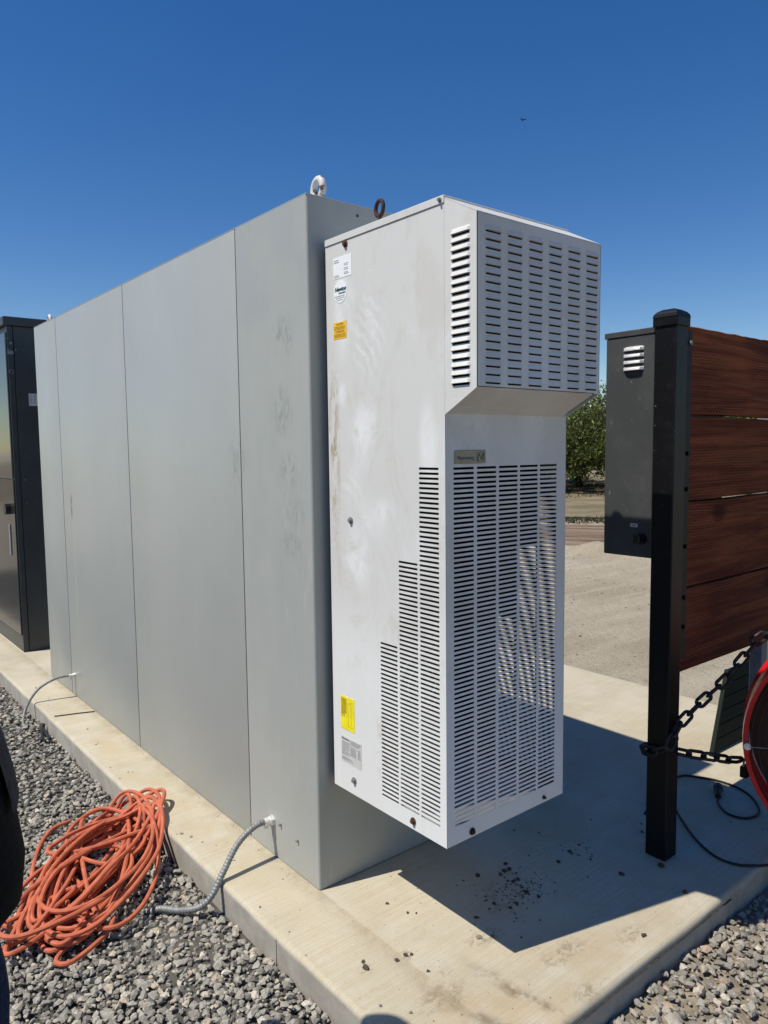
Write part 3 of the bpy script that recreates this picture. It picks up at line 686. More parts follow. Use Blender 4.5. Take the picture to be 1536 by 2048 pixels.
lines(L, -.077, .538, .042, 7, .0066, .003, 'ink_soft'); lines(L, -.123, .550, .054, 3, .0055, .003, 'ink_soft'); lines(L, -.123, .530, .030, 6, .0055, .003, 'ink_soft'); lines(L, -.162, .530, .014, 5, .0066, .0034, 'ink_soft'); lines(L, -.077, .487, .06, 2, .0055, .003, 'ink_soft')
# nameplate on the front
B_ = MB().box((.082, YF - .003, 1.447), (.204, YF - .0001, 1.484), .0015).build('nameplate', 'badge', ac)
m = MB()
for a in ((.086, .200, 1.4505, 1.4515), (.086, .200, 1.4795, 1.4805), (.086, .087, 1.4505, 1.4805), (.199, .200, 1.4505, 1.4805)): m.box((a[0], YF - .0036, a[2]), (a[1], YF - .0029, a[3]))
m.build('border', 'badge_frame', B_)
text('Pfannenberg', .0145, 'badge_ink', B_, (.0905, YF - .0034, 1.4585), (1, 0, 0), (0, 0, 1), bold=.0002, sx=.92)
m = MB()
for a in ((.168, .1955, 1.4535, 1.4545), (.168, .1955, 1.4765, 1.4775), (.168, .169, 1.4535, 1.4775), (.1945, .1955, 1.4535, 1.4775)): m.box((a[0], YF - .0038, a[2]), (a[1], YF - .0029, a[3]))
m.tube([(.1705, YF - .0036, 1.4565), (.1765, YF - .0036, 1.4735), (.1865, YF - .0036, 1.4575), (.1925, YF - .0036, 1.4745)], .0012, 6)
m.build('emblem', 'badge_ink', B_)

# ------------------------------------------------------------------ DARK CABINET BEHIND
dc = thing('dark_cabinet', 'tall dark grey steel cabinet with overhanging cap and glossy door, behind the grey cabinet', 'cabinet', (.35, 4.4, 0))
DX, DY, DZ = .013, 3.93, 2.405
MB().box((DX + .02, DY + .02, .004), (.72, 5.1, DZ)).build('body', 'dark_steel', dc)
MB().box((DX, DY, .004), (.0515, 5.1, DZ), .003).build('corner_frame', 'dark_steel', dc)
MB().box((.0545, DY, .004), (.73, DY + .019, DZ), .003).build('end_panel', 'dark_steel', dc)
MB().box((DX - .03, DY - .028, DZ + .001), (.76, 5.13, DZ + .062), .004).build('cap', 'dark_steel', dc)
MB().box((DX - .014, DY + .010, 1.30), (DX - .0005, 5.06, 2.36), .003).build('door_bright_reflection', 'gloss', dc, True)  # door split where its bright reflection ends
MB().box((DX - .010, DY + .010, .13), (DX - .0005, 5.06, 1.292), .003).build('door_dark_reflection', 'reflection_dark', dc, True)  # darker lower half stands in for the dark band reflected in the door
hg = MB().box((DX - .004, DY - .006, 2.03), (.05, DY - .0005, 2.31), .002).build('latch_plate', 'dark_steel', dc)
MB().cyl((.034, DY - .006, 2.28), (.034, DY - .012, 2.28), .009, n=14).build('bolt', 'galv', hg)
MB().torus((.030, DY - .007, 2.075), .014, .0022, (0, 1, 0), 20, 6).build('ring', 'galv', hg)
MB().prism([(.008, DY - .008, 2.235), (.05, DY - .008, 2.222), (.05, DY - .008, 2.20), (.008, DY - .008, 2.20)], (0, .0015, 0)).build('latch_tab', 'galv', hg)
for x, z in ((.066, 2.235), (.085, 1.29), (.085, 1.12)): MB().cyl((x, DY, z), (x, DY - .003, z), .005, n=10).build('rivet', 'galv', dc)
nl = MB().box((.138, DY - .0012, 1.834), (.225, DY - .0002, 1.924)).build('label', 'silver_label', dc)
m = MB()
for k in range(7):
    for j in range(3): m.box((.143 + j * .027, DY - .0016, 1.913 - k * .011), (.143 + j * .027 + random.uniform(.014, .023), DY - .0011, 1.917 - k * .011))
m.build('fine_print', 'ink_soft', nl)
MB().box((DX - .0155, DY + .16, .72), (DX - .0102, DY + .20, .95)).build('strip_label', 'ink_soft', dc)
MB().cyl((DX - .012, DY + .16, 1.07), (DX - .045, DY + .16, 1.07), .04, n=20).build('rotary_handle', 'knob', dc)

# ------------------------------------------------------------------ WOODEN BACKBOARD ON BLACK POST
PX, PY = 1.045, -.657
bb = thing('wooden_backboard', 'dark red stained plank backboard bolted to a square black steel post', 'board', (1.7, -.6, 0))
post = MB().box((PX, PY, 0.001), (PX + .076, PY + .080, 1.905), .004, 2).build('post', 'black', bb)
m = MB().box((PX - .006, PY - .006, 1.895), (PX + .082, PY + .086, 1.928), .004, 2)
cx, cy = PX + .038, PY + .04
rg = []
for k, (h_, z) in enumerate(((.0455, 1.926), (.043, 1.937), (.036, 1.946), (.022, 1.954), (.004, 1.957))): rg.append([(cx - h_, cy - h_, z), (cx + h_, cy - h_, z), (cx + h_, cy + h_, z), (cx - h_, cy + h_, z)])
m.loft(rg); m.build('post_cap', 'black', bb)
MB().box((2.29, PY, .001), (2.366, PY + .08, 1.905), .004, 2).build('post', 'black', bb)
MB().box((PX + .077, -.604, .700), (PX + .205, -.590, 1.897), .002).build('bracket', 'bracket', bb)
MB().box((PX + .077, PY + .052, .690), (PX + .092, -.590, 1.895), .001).build('bracket', 'bracket', bb)
for z in (1.855, 1.46, 1.33, 1.12, .93, .82): MB().cyl((PX + .185, -.604, z), (PX + .185, -.613, z), .008, n=12).build('bolt', 'galv' if z > 1.8 else 'bracket', bb)
bz = [(1.602, 1.919), (1.287, 1.594), (.963, 1.279), (.640, .955)]
for i, (a, b) in enumerate(bz):
    m = MB(); n = 40; xs = np.linspace(PX + .10, 2.42, n)
    wob = lambda x, s, am: am * noise.noise(Vector((x * 2.2, s * 7.1, i)))
    ring = []
    for x in xs:
        t_ = b + wob(x, 1, .006) + (.006 * noise.noise(Vector((x * 14, 3, i))) if i == 0 else 0); l_ = a + wob(x, 2, .005)
        ring.append([(x, -.588, l_ + .003), (x, -.588, t_ - .003), (x, -.585, t_), (x, -.552, t_), (x, -.549, t_ - .003), (x, -.549, l_ + .003), (x, -.552, l_), (x, -.585, l_)])
    m.loft(ring); m.build('board', 'wood', bb)
MB().box((2.02, -.546, .001), (2.075, -.492, 1.88), .003).build('back_post', 'greypost', bb)
# ------------------------------------------------------------------ METER BOX ON THE BACK OF THE BOARD
mb_ = thing('meter_box', 'charcoal electrical box with four bright louvres and a black knob behind the post', 'electrical box', (1.36, -.45, 1.08))
BX, BYN, BYF, BZ0, BZ1 = 1.10, -.547, -.346, 1.082, 1.908
MB().box((BX, BYN + .002, BZ0), (1.62, BYF, BZ1 - .022), .004, 2).build('body', 'meter', mb_)
MB().box((BX - .004, BYN + .002, BZ1 - .021), (1.63, BYF + .006, BZ1), .002).build('lid', 'meter', mb_)
for z in (1.840, 1.8165, 1.793, 1.7695):
    m = MB(); yc, hw = -.462, .0415; ring = []
    for k in range(9):
        u = -1 + 2 * k / 8; e = max(0, 1 - abs(u) ** 6); w_ = hw * u
        ring.append([(BX - .0005, yc + w_, z + .0095 * (.55 + .45 * e)), (BX - .013 * e - .001, yc + w_, z + .003), (BX - .016 * e - .001, yc + w_, z - .005), (BX - .016 * e - .001, yc + w_, z - .0065), (BX - .0005, yc + w_, z - .0055)])
    m.loft(ring); m.build('louvre', 'alu', mb_, True)
k_ = MB().cyl((BX, -.509, 1.150), (BX - .010, -.509, 1.150), .020, n=24).cyl((BX - .010, -.509, 1.150), (BX - .022, -.509, 1.150), .015, n=20).build('rotary_knob', 'knob', mb_)
MB().box((BX - .034, -.517, 1.137), (BX - .021, -.491, 1.167), .003).build('grip', 'knob', k_)
L = MB().box((BX - .0012, -.490, 1.192), (BX - .0001, -.461, 1.205)).build('label', 'silver_label', mb_)
text('NO', .0118, 'ink', L, (BX - .0015, -.4755, 1.1945), (0, -1, 0), (0, 0, 1), align='CENTER', bold=.0003)

# ------------------------------------------------------------------ LEANING LOUVRED PANEL AND PIPE
lp = thing('louvred_panel', 'dark green louvred metal panel leaning against the grey post beside the red fan', 'panel', (2.2, -.31, 0))
SH = Vector((.237, .05, .363)); U = Vector((.40, .0, 0)); B0 = Vector((2.058, -.315, .002))
def slab_(name, a0, a1, b0, b1, off, th, mat='green_panel'):
    p = [B0 + U * a + SH * b + Vector((0, off, 0)) for a, b in ((a0, b0), (a1, b0), (a1, b1), (a0, b1))]
    return MB().prism(p, (0, th, 0)).build(name, mat, lp)
slab_('backing', .0, 1, 0, 1, .006, .004, 'bracket')
for k in range(6): slab_('slat', .04, .97, .02 + k * .163, .02 + k * .163 + .150, 0, .005)
slab_('edge_strip', -.02, .03, 0, 1.0, -.006, .02); slab_('edge_strip', .975, 1.03, 0, 1.0, -.006, .02)
o = MB().cyl((2.24, -.46, .0), (2.24, -.46, 1.2), .021, n=18).build('conduit_pipe', 'pipe', None, True)
settle(tag(o, 'pale grey vertical pipe rising behind the red fan under the planks', 'pipe'), (2.24, -.46, 0))

# ------------------------------------------------------------------ RED DRUM FAN
ang = R(205); FN = Vector((math.cos(ang), math.sin(ang), 0)); FC = Vector((1.45, -1.20, .46)); FR = .42
fan = thing('drum_fan', 'big red drum fan with round wire guard standing on the gravel by the pad corner', 'fan', (FC.x, FC.y, 0), math.atan2(FN.x, -FN.y))
# local frame: -y faces outwards
def FB(): return MB()
cz = FC.z
m = MB(); ring = []
for k in range(64):
    a = 6.28318 * k / 64; d = Vector((math.cos(a), 0, math.sin(a)))
    ring.append([Vector((0, y, cz)) + d * r_ for r_, y in ((FR - .012, -.012), (FR + .004, -.014), (FR + .006, .012), (FR - .004, .014), (FR - .004, .15), (FR + .004, .16), (FR - .012, .165), (FR - .014, .012))])
ring.append(ring[0]); m.loft(ring, cap=False); bmesh.ops.remove_doubles(m.b, verts=m.b.verts, dist=1e-5); m.build('drum', 'red', fan, True, True)
m = MB()
for r_ in np.linspace(.07, FR - .022, 16): m.torus((0, -.018, cz), r_, .0022, (0, 1, 0), 56, 5)
g = m.build('front_guard', 'wire', fan, True, True)
m = MB()
for k in range(6):
    a = 6.28318 * k / 6 + .08; m.cyl((.06 * math.cos(a), -.022, cz + .06 * math.sin(a)), ((FR - .01) * math.cos(a), -.022, cz + (FR - .01) * math.sin(a)), .0018, n=6)
m.build('guard_rib', 'galv', g, False, True)
for k in range(6):
    a = 6.28318 * k / 6 + .08; p = Vector(((FR - .010) * math.cos(a), -.014, cz + (FR - .010) * math.sin(a)))
    MB().cyl(p, p + Vector((0, -.008, 0)), .012, n=16).cyl(p + Vector((0, -.008, 0)), p + Vector((0, -.016, 0)), .007, n=6).build('bolt', 'alu', fan, False, True)
MB().cyl((0, -.02, cz), (0, -.024, cz), .07, n=32).build('badge_disc', 'red_drum', fan, False, True)
MB().cyl((0, .05, cz), (0, .15, cz), .075, n=24).build('motor', 'knob', fan, True, True)
MB().cyl((0, .160, cz), (0, .163, cz), FR - .016, n=56).build('drum_back', 'drum_shade', fan, False, True)  # disc coloured brown for the shaded interior of the red drum
for k in range(3):
    a = 6.28318 * k / 3 + .4; rg = []
    for j in range(7):
        rr_ = .07 + .27 * j / 6; cw = .06 + .06 * j / 6; c_, s_ = math.cos(a), math.sin(a); tw = .035 - .02 * j / 6
        P_ = lambda u, y, dy: (c_ * rr_ - s_ * u, y + dy, cz + s_ * rr_ + c_ * u)
        rg.append([P_(-cw, .07 + tw, 0), P_(0, .07, 0), P_(cw, .07 - tw, 0), P_(cw, .07 - tw, .003), P_(0, .07, .003), P_(-cw, .07 + tw, .003)])
    MB().loft(rg).build('blade', 'galv', fan, True, True)
for sx in (-1, 1):
    MB().tube(smooth_path([(sx * .17, .10, cz - .36), (sx * .17, .10, .0), (sx * .17, .09, -.07), (sx * .17, .06, -.085), (sx * .17, .30, -.085)], 5), .013, 8).build('leg', 'red', fan, True, True)
MB().tube([(-.17, .30, -.085), (.17, .30, -.085)], .013, 8).build('cross_bar', 'red', fan, True, True)
MB().tube(smooth_path([(-.10, .10, cz + FR), (-.10, .10, cz + FR + .05), (0, .10, cz + FR + .07), (.10, .10, cz + FR + .05), (.10, .10, cz + FR)], 6), .009, 8).build('handle', 'red', fan, True, True)

# ------------------------------------------------------------------ CHAIN
ch = thing('chain', 'dark steel chain looped round the black post and running to the red fan', 'chain', (1.2, -.66, .4))
path = smooth_path([(1.44, -1.06, .90), (1.342, -.86, .819), (1.296, -.82, .765), (1.242, -.76, .653), (1.164, -.712, .575), (1.085, -.675, .50), (1.056, -.671, .462), (1.036, -.664, .432), (1.031, -.62, .405), (1.036, -.575, .395), (1.08, -.566, .392), (1.128, -.585, .388), (1.145, -.65, .380), (1.191, -.72, .374), (1.26, -.765, .358), (1.318, -.795, .348)], 24)
m = MB(); lk = []
for k in range(20):
    a = 6.28318 * k / 20; x = math.cos(a) * .0145; z = math.sin(a) * .0145
    lk.append((x, 0, z + (.0155 if z >= 0 else -.0155)))
m.tube(lk, .0062, 8, closed=True)
link_me = m.build('link', 'chain', ch, True, True); W[link_me] = W[ch]
lens = np.cumsum([0] + [(b - a).length for a, b in zip(path, path[1:])]); pitch = .0490; N = int(lens[-1] / pitch)
def at(d): i = min(int(np.searchsorted(lens, d)) - 1, len(path) - 2); i = max(i, 0); t = (d - lens[i]) / max(lens[i + 1] - lens[i], 1e-6); return path[i].lerp(path[i + 1], t)
for k in range(N):
    d = (k + .5) * pitch; p = at(d); t_ = (at(min(d + .012, lens[-1])) - at(max(d - .012, 0))).normalized()
    q_ = t_.to_track_quat('Z', 'Y') @ Quaternion((0, 0, 1), (math.pi / 2 * (k % 2)) + .5 + .15 * math.sin(k * 2.1))
    loc = W[ch].inverted() @ p
    if k == 0: o = link_me; o.location = loc; o.rotation_mode = 'QUATERNION'; o.rotation_quaternion = q_
    else: copy(link_me, ch, loc, q_)
pl = thing('padlock', 'dark padlock hanging at the low end of the chain beside the fan ring', 'padlock', (1.33, -.80, .30))
MB().box((1.312, -.812, .283), (1.352, -.788, .325), .004, 2).build('lock_body', 'bracket', pl)
MB().tube(smooth_path([(1.319, -.80, .322), (1.319, -.80, .343), (1.332, -.80, .352), (1.345, -.80, .343), (1.345, -.80, .322)], 5), .004, 8).build('shackle', 'galv', pl, True)

# ------------------------------------------------------------------ CORDS, CONDUITS
def conduit(P, r, label, name='flexible_conduit'):
    path = smooth_path(P, 30); t = thing(name, label, 'conduit', P[-1])
    L_ = np.cumsum([0] + [(b - a).length for a, b in zip(path, path[1:])]); n = int(L_[-1] / .0028); pts, rr = [], []
    for k in range(n):
        d = L_[-1] * k / (n - 1); i = min(max(int(np.searchsorted(L_, d)) - 1, 0), len(path) - 2); f = (d - L_[i]) / max(L_[i + 1] - L_[i], 1e-6)
        pts.append(path[i].lerp(path[i + 1], f)); rr.append(r * (1 if k % 4 < 2 else .86))
    MB().tube(pts, rr, 12).build('hose', 'galv', t, True)
    a = Vector(P[0]); MB().cyl(a, a + Vector((-.014, 0, 0)), r * 1.7, n=6).cyl(a + Vector((-.014, 0, 0)), a + Vector((-.036, 0, .001)), r * 1.3, n=16).box(a + Vector((-.034, -.004, -.022)), a + Vector((-.02, .004, -.01))).build('fitting', 'alu', t)
    return t
conduit([(0, .303, .132), (-.07, .302, .135), (-.15, .29, .10), (-.22, .27, .03), (-.27, .26, -.03), (-.31, .28, -.066), (-.36, .33, -.080), (-.40, .39, -.087), (-.43, .43, -.11)], .0118, 'ribbed flexible metal conduit from the near grey panel into the gravel by the orange cord')
conduit([(0, 2.641, .132), (-.1, 2.66, .13), (-.2, 2.68, .08), (-.27, 2.67, .0), (-.31, 2.61, -.06), (-.32, 2.56, -.09), (-.325, 2.53, -.12)], .0085, 'ribbed flexible metal conduit at the far end of the grey cabinet')
o = MB().tube(smooth_path([(-.005, 2.28, .0035), (-.08, 2.31, .0035), (-.16, 2.335, .0035), (-.205, 2.35, .0035)], 6), .0035, 6).build('loose_wire', 'cord', None, True)
settle(tag(o, 'thin dark wire lying across the pad near the far conduit', 'wire'), (-.1, 2.31, 0))
cl = thing('spring_clamp', 'small black two pronged clamp lying on the gravel below the far conduit', 'clamp', (-.23, 2.36, -.085))
MB().tube([(-.262, 2.40, -.068), (-.285, 2.31, -.072), (-.305, 2.24, -.078)], .008, 6).build('prong', 'cord', cl); MB().tube([(-.255, 2.41, -.066), (-.262, 2.31, -.070), (-.268, 2.23, -.078)], .008, 6).build('prong', 'cord', cl)
MB().cyl((-.27, 2.40, -.08), (-.25, 2.42, -.05), .014, n=10).build('pivot', 'cord', cl)
# the heap of orange cord
def heap():
    rd = random.Random(23); P = []; nl = 27; ctr = Vector((-.50, .77, 0)); N_ = nl * 14
    A0, B0, T0, cx0, cy0 = .33, .15, 60, 0, 0
    keys = []
    for l in range(nl + 2):
        if l % 6 == 4: keys.append((rd.uniform(.16, .26), rd.uniform(.06, .13), 60 + rd.uniform(-50, 30), rd.uniform(-.26, -.14), rd.uniform(-.28, -.15)))
        elif l % 6 == 1: keys.append((rd.uniform(.16, .26), rd.uniform(.07, .14), 60 + rd.uniform(-45, 35), rd.uniform(.06, .15), rd.uniform(.02, .16)))
        else: keys.append((rd.uniform(.28, .47), rd.uniform(.05, .18), 58 + rd.uniform(-26, 22), rd.uniform(-.09, .05), rd.uniform(-.11, .08)))
    for n_ in range(N_):
        f = n_ / 14; l = int(f); t_ = f - l; t_ = t_ * t_ * (3 - 2 * t_)
        A, B_, th, ox, oy = [a + (b - a) * t_ for a, b in zip(keys[l], keys[l + 1])]; th = R(th)
        a = f * 6.28318 * .985; u = A * math.cos(a); v = B_ * math.sin(a + .25 * math.sin(f * 1.7))
        x = ctr.x + ox + u * math.cos(th) - v * math.sin(th); y = ctr.y + oy + u * math.sin(th) + v * math.cos(th)
        e = min(1, abs(u) / .4); hgt = .006 + .088 * (l / nl) * (1 - .55 * e * e)
        z = -.082 + hgt + .013 * noise.noise(Vector((x * 7, y * 7, f * .9)))
        z = max(z, -.080)
        if x > -.27: z = max(z, .012 + (x + .27) * .35)
        P.append((x, y, z))
    P += [(-.62, .60, -.02), (-.80, .62, -.06), (-.93, .60, -.075), (-.98, .54, -.078), (-.90, .50, -.076), (-.74, .50, -.07), (-.60, .46, -.06), (-.70, .39, -.075), (-.76, .335, -.08), (-.72, .30, -.08), (-.60, .36, -.078), (-.55, .42, -.07)]
    return P
o = MB().tube(smooth_path(heap(), 4), .0080, 8).build('orange_cord', 'orange', None, True)
settle(tag(o, 'tangled heap of long orange cord on the gravel against the pad', 'cord'), (-.5, .75, -.09))
kc = thing('power_cord', 'black power cord with a plug curling over the shaded pad right of the post', 'cord', (1.5, -.6, 0))
cp = [(1.30, -.42, .005), (1.50, -.36, .005), (1.723, -.33, .005), (1.786, -.397, .005), (1.815, -.474, .005), (1.809, -.565, .005), (1.753, -.65, .005), (1.657, -.714, .005), (1.575, -.702, .005), (1.553, -.64, .005), (1.600, -.575, .007), (1.655, -.545, .010)]
MB().tube(smooth_path(cp, 8), .0048, 8).build('cable', 'cord', kc, True)
MB().cyl((1.655, -.545, .013), (1.715, -.515, .016), .012, .017, 12).cyl((1.712, -.517, .016), (1.735, -.505, .016), .019, n=12).build('plug', 'cord', kc, True)
o = MB().tube(smooth_path([(1.50, -.42, .005), (1.44, -.47, .005), (1.374, -.536, .005), (1.272, -.649, .005), (1.212, -.756, .005), (1.217, -.83, .005), (1.27, -.885, .004), (1.34, -.915, -.01), (1.42, -.94, -.08)], 8), .0048, 8).build('power_cord', 'cord', None, True)
settle(tag(o, 'thin black cable running from the post to the pad edge', 'cord'), (1.3, -.65, 0))

# ------------------------------------------------------------------ CLODS AND PEBBLES ON THE PAD
def clod(x, y, r_, mat, lab, grp, sq=.6):
    V, F = rock_base(random.randint(0, 9999), 1); V = V * np.array([r_ * 1.25, r_, r_ * sq]); V[:, 2] += r_ * sq * .5
    a = random.uniform(0, 6.28); ca, sa = math.cos(a), math.sin(a); V = V @ np.array([[ca, sa, 0], [-sa, ca, 0], [0, 0, 1]])
    o = sheet_np('clod' if mat == 'clod' else 'pebble', V, F, mat); o.location = (x, y, -.0005); tag(o, lab, 'clod' if mat == 'clod' else 'pebble', grp); return o
for x, y, r_ in ((-.10, -.37, .008), (-.108, -.395, .014), (-.02, -.43, .008), (.012, -.43, .010), (.03, -.437, .007), (.15, -.28, .007), (.13, -.20, .008), (.17, -.30, .006), (.30, -.44, .010), (.02, -.52, .007)):
    clod(x, y, r_, 'clod', 'small dark soil clod on the sunlit near corner of the pad', 'soil clods on the sunlit pad')
for x, y, r_ in ((.235, -.515, .013), (.275, -.535, .010)):
    clod(x, y, r_, 'pebble', 'tan pebble beside the shadow edge under the air conditioner', 'tan pebbles by the shadow edge', .45)
sh = []
for k in range(85):
    c_ = random.choice([(.50, -.42, .07), (.55, -.36, .05), (.9, -.45, .04), (.86, -.42, .04), (.40, -.30, .12), (.7, -.35, .2), (1.1, -.5, .2), (.5, -.5, .1)])
    sh.append((random.gauss(c_[0], c_[2]), random.gauss(c_[1], c_[2] * .7), random.uniform(.003, .011)))
sh = [s_ for s_ in sh if s_[1] > -.86 and not (PX - .03 < s_[0] < PX + .1 and s_[1] < -.55) and s_[1] < -.03]; sh.sort(key=lambda s_: -s_[2])
for x, y, r_ in sh[:16] + [(1.01, -.66, .018), (.93, -.80, .012), (.86, -.60, .012)]:
    clod(x, y, r_, 'clod', 'crumb of dark soil in the shade below the air conditioner', 'soil crumbs in the shade')
sc_ = [(x, y, .0008, r_) for x, y, r_ in sh[16:]] + [(random.gauss(.50, .07), random.gauss(-.43, .05), .0008, random.uniform(.0015, .006)) for _ in range(150)]
sc_ = np.array(sc_); o = rocks('soil_crumbs', sc_[:, :3], sc_[:, 3], M['clod'], 1, .6); tag(o, 'spilled dark soil crumbs in the shade', kind='stuff')
# fine grit, uncountable
n = 900; P = np.column_stack([rng.uniform(-.21, 1.4, n), rng.uniform(-.87, 1.2, n), np.full(n, .0006)]); P = P[~((P[:, 0] > -.01) & (P[:, 1] > -.02))]
P2 = np.column_stack([rng.normal(-.02, .012, 220), rng.uniform(.0, 3.1, 220), np.full(220, .0008)])
P3 = np.column_stack([rng.uniform(-.22, -.12, 26), rng.uniform(-.8, 3, 26), np.full(26, .002)]); P = np.concatenate([P, P2]); rocks_rim = rocks('stray_gravel', P3, rng.uniform(.004, .011, 26), M['gravel'], 1, .7); tag(rocks_rim, 'stray bits of gravel on the left rim of the pad', kind='stuff'); o = rocks('grit', P, .0010 + .0028 * rng.random(len(P)) ** 4, M['clod'], 1, .6); tag(o, 'scattered fine dark grit on the pad', kind='stuff')
n = 2600; s_ = rng.uniform(2, 11.5, n); t_ = rng.uniform(-4, 3, n); P = np.column_stack([-1.33 + DV.x * (s_ + 3) + DN.x * t_, -2 + DV.y * (s_ + 3) + DN.y * t_, np.zeros(n)]); P = P[P[:, 0] > 2.82]
P[:, 2] = yard_z(P[:, 0], P[:, 1]) + .003; o = rocks('yard_stones', P, .004 + .022 * rng.random(len(P)) ** 6, M['pebble'], 1, .7); tag(o, 'loose small stones and crumbs over the dirt yard', kind='stuff')

# ------------------------------------------------------------------ ORCHARD
def tree_meshes(seed):
    rd = random.Random(seed); m = MB()
    hT = rd.uniform(.85, 1.05)
    tr = [(0, 0, -.1), (.03, .02, .35), (.08 + rd.uniform(-.1, .1), rd.uniform(-.1, .1), hT)]; top = Vector(tr[-1])
    m.tube(smooth_path(tr, 4), list(np.linspace(.16, .11, 9)), 8)
    tips = []
    for k in range(6):
        a = 6.28 * k / 6 + rd.uniform(-.4, .4); L_ = rd.uniform(1.3, 2.0); e = rd.uniform(.7, 1.2)
        p1 = top + Vector((math.cos(a) * L_ * .35, math.sin(a) * L_ * .35, L_ * .45)); p2 = top + Vector((math.cos(a) * L_ * .8, math.sin(a) * L_ * .8, L_ * e * .95))
        m.tube(smooth_path([top - Vector((0, 0, .05)), p1, p2], 4), list(np.linspace(.07, .018, 9)), 6); tips += [p1, p2, (p1 + p2) / 2]
    me = bpy.data.meshes.new('trunk'); m.b.to_mesh(me); m.b.free(); me.materials.append(M['bark'])
    r2 = np.random.default_rng(seed); cl = []
    for tp in tips:
        for _ in range(7): cl.append(np.array(tp) + r2.normal(size=3) * np.array([.62, .62, .46]))
    for _ in range(85):
        a = r2.uniform(0, 6.28); rr = 2.15 * math.sqrt(r2.random()); cl.append(np.array([math.cos(a) * rr, math.sin(a) * rr, r2.uniform(.55, 2.6)]))
    for _ in range(14): a = r2.uniform(0, 6.28); rr = r2.uniform(0, 1.2); cl.append(np.array([math.cos(a) * rr, math.sin(a) * rr, r2.uniform(2.9, 4.0)]))
    ce = []; 
    for c_ in cl:
        n = int(r2.uniform(55, 110)); ce.append(c_ + r2.normal(size=(n, 3)) * np.array([.17, .17, .15]))
    ce = np.concatenate(ce); ce = ce[(ce[:, 2] > .38) & ~((np.hypot(ce[:, 0], ce[:, 1]) < .75) & (ce[:, 2] < .95))]; n = len(ce)
    d1 = r2.normal(size=(n, 3)); d1 /= np.linalg.norm(d1, axis=1, keepdims=True); d2 = np.cross(d1, r2.normal(size=(n, 3))); d2 /= np.linalg.norm(d2, axis=1, keepdims=True)
    L_ = r2.uniform(.05, .095, (n, 1)); wd = L_ * .38
    V = np.stack([ce - d1 * L_, ce + d2 * wd, ce + d1 * L_, ce - d2 * wd], 1).reshape(-1, 3); F = np.arange(4 * n).reshape(n, 4)
    o = sheet_np('crown', V, F, 'leaf'); mc = o.data; bpy.data.objects.remove(o); return me, mc
TM = [tree_meshes(40 + i) for i in range(4)]
cam_xy = Vector((-1.33, -2.0, 0)); ti = 0
def tree(s_, t_, lab, sc=1.0, v=None):
    global ti
    p = cam_xy + DV * s_ + DN * t_; tm = TM[(ti if v is None else v) % 4]; ti += 1
    o = thing('orchard_tree', lab, 'tree', (p.x, p.y, Z0 + .04), (ti * 2.4) % 6.28, 'trees in the orchard rows'); o.scale = (sc, sc, sc)
    for nm, me in (('trunk', tm[0]), ('crown', tm[1])):
        c = bpy.data.objects.new(nm, me); C.objects.link(c); c.parent = o
    return o
tree(25.6, -.35, 'nearest green orchard tree, its trunk seen between the air conditioner and the charcoal box', 1.0, 0)
tree(25.9, 3.7, 'front row orchard tree standing left of the trunk seen in the gap', .97)
tree(25.4, -4.3, 'front row orchard tree standing behind the plank board', 1.02)
for row, (s_, lab) in enumerate(((25.6, 'orchard tree farther along the front row'), (29.6, 'orchard tree in the second row behind the dirt road'), (33.8, 'orchard tree in the rear row'))):
    for k in (range(-3, 10), range(-3, 10), range(-3, 8))[row]:
        if row == 0 and k in (-1, 0, 1): continue
        tr_ = tree(s_ + rng.uniform(-.25, .25), k * 4.1 + (row % 2) * 2.1 - .35 + rng.uniform(-.3, .3), lab, rng.uniform(.92, 1.08)); tr_.location.z -= .16 * row
# orchard weed blades; the dark near strip stands in for a ground shadow
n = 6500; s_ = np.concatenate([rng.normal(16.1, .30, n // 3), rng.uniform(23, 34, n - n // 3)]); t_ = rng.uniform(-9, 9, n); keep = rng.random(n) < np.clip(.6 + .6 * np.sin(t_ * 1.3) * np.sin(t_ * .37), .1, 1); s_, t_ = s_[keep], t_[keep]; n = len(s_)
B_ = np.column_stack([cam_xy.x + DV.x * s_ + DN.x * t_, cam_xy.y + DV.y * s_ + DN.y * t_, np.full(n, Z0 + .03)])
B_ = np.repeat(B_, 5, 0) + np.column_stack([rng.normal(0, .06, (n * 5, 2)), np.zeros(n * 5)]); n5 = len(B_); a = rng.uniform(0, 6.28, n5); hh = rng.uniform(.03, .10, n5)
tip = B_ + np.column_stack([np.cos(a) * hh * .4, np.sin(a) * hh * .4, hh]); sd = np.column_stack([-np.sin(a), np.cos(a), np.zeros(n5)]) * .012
o = sheet_np('weeds_and_shade_strip', np.stack([B_ - sd, B_ + sd, tip], 1).reshape(-1, 3), np.arange(3 * n5).reshape(n5, 3), 'grass'); tag(o, 'low dark blades of orchard growth, the near strip standing in for a ground shadow', kind='stuff')

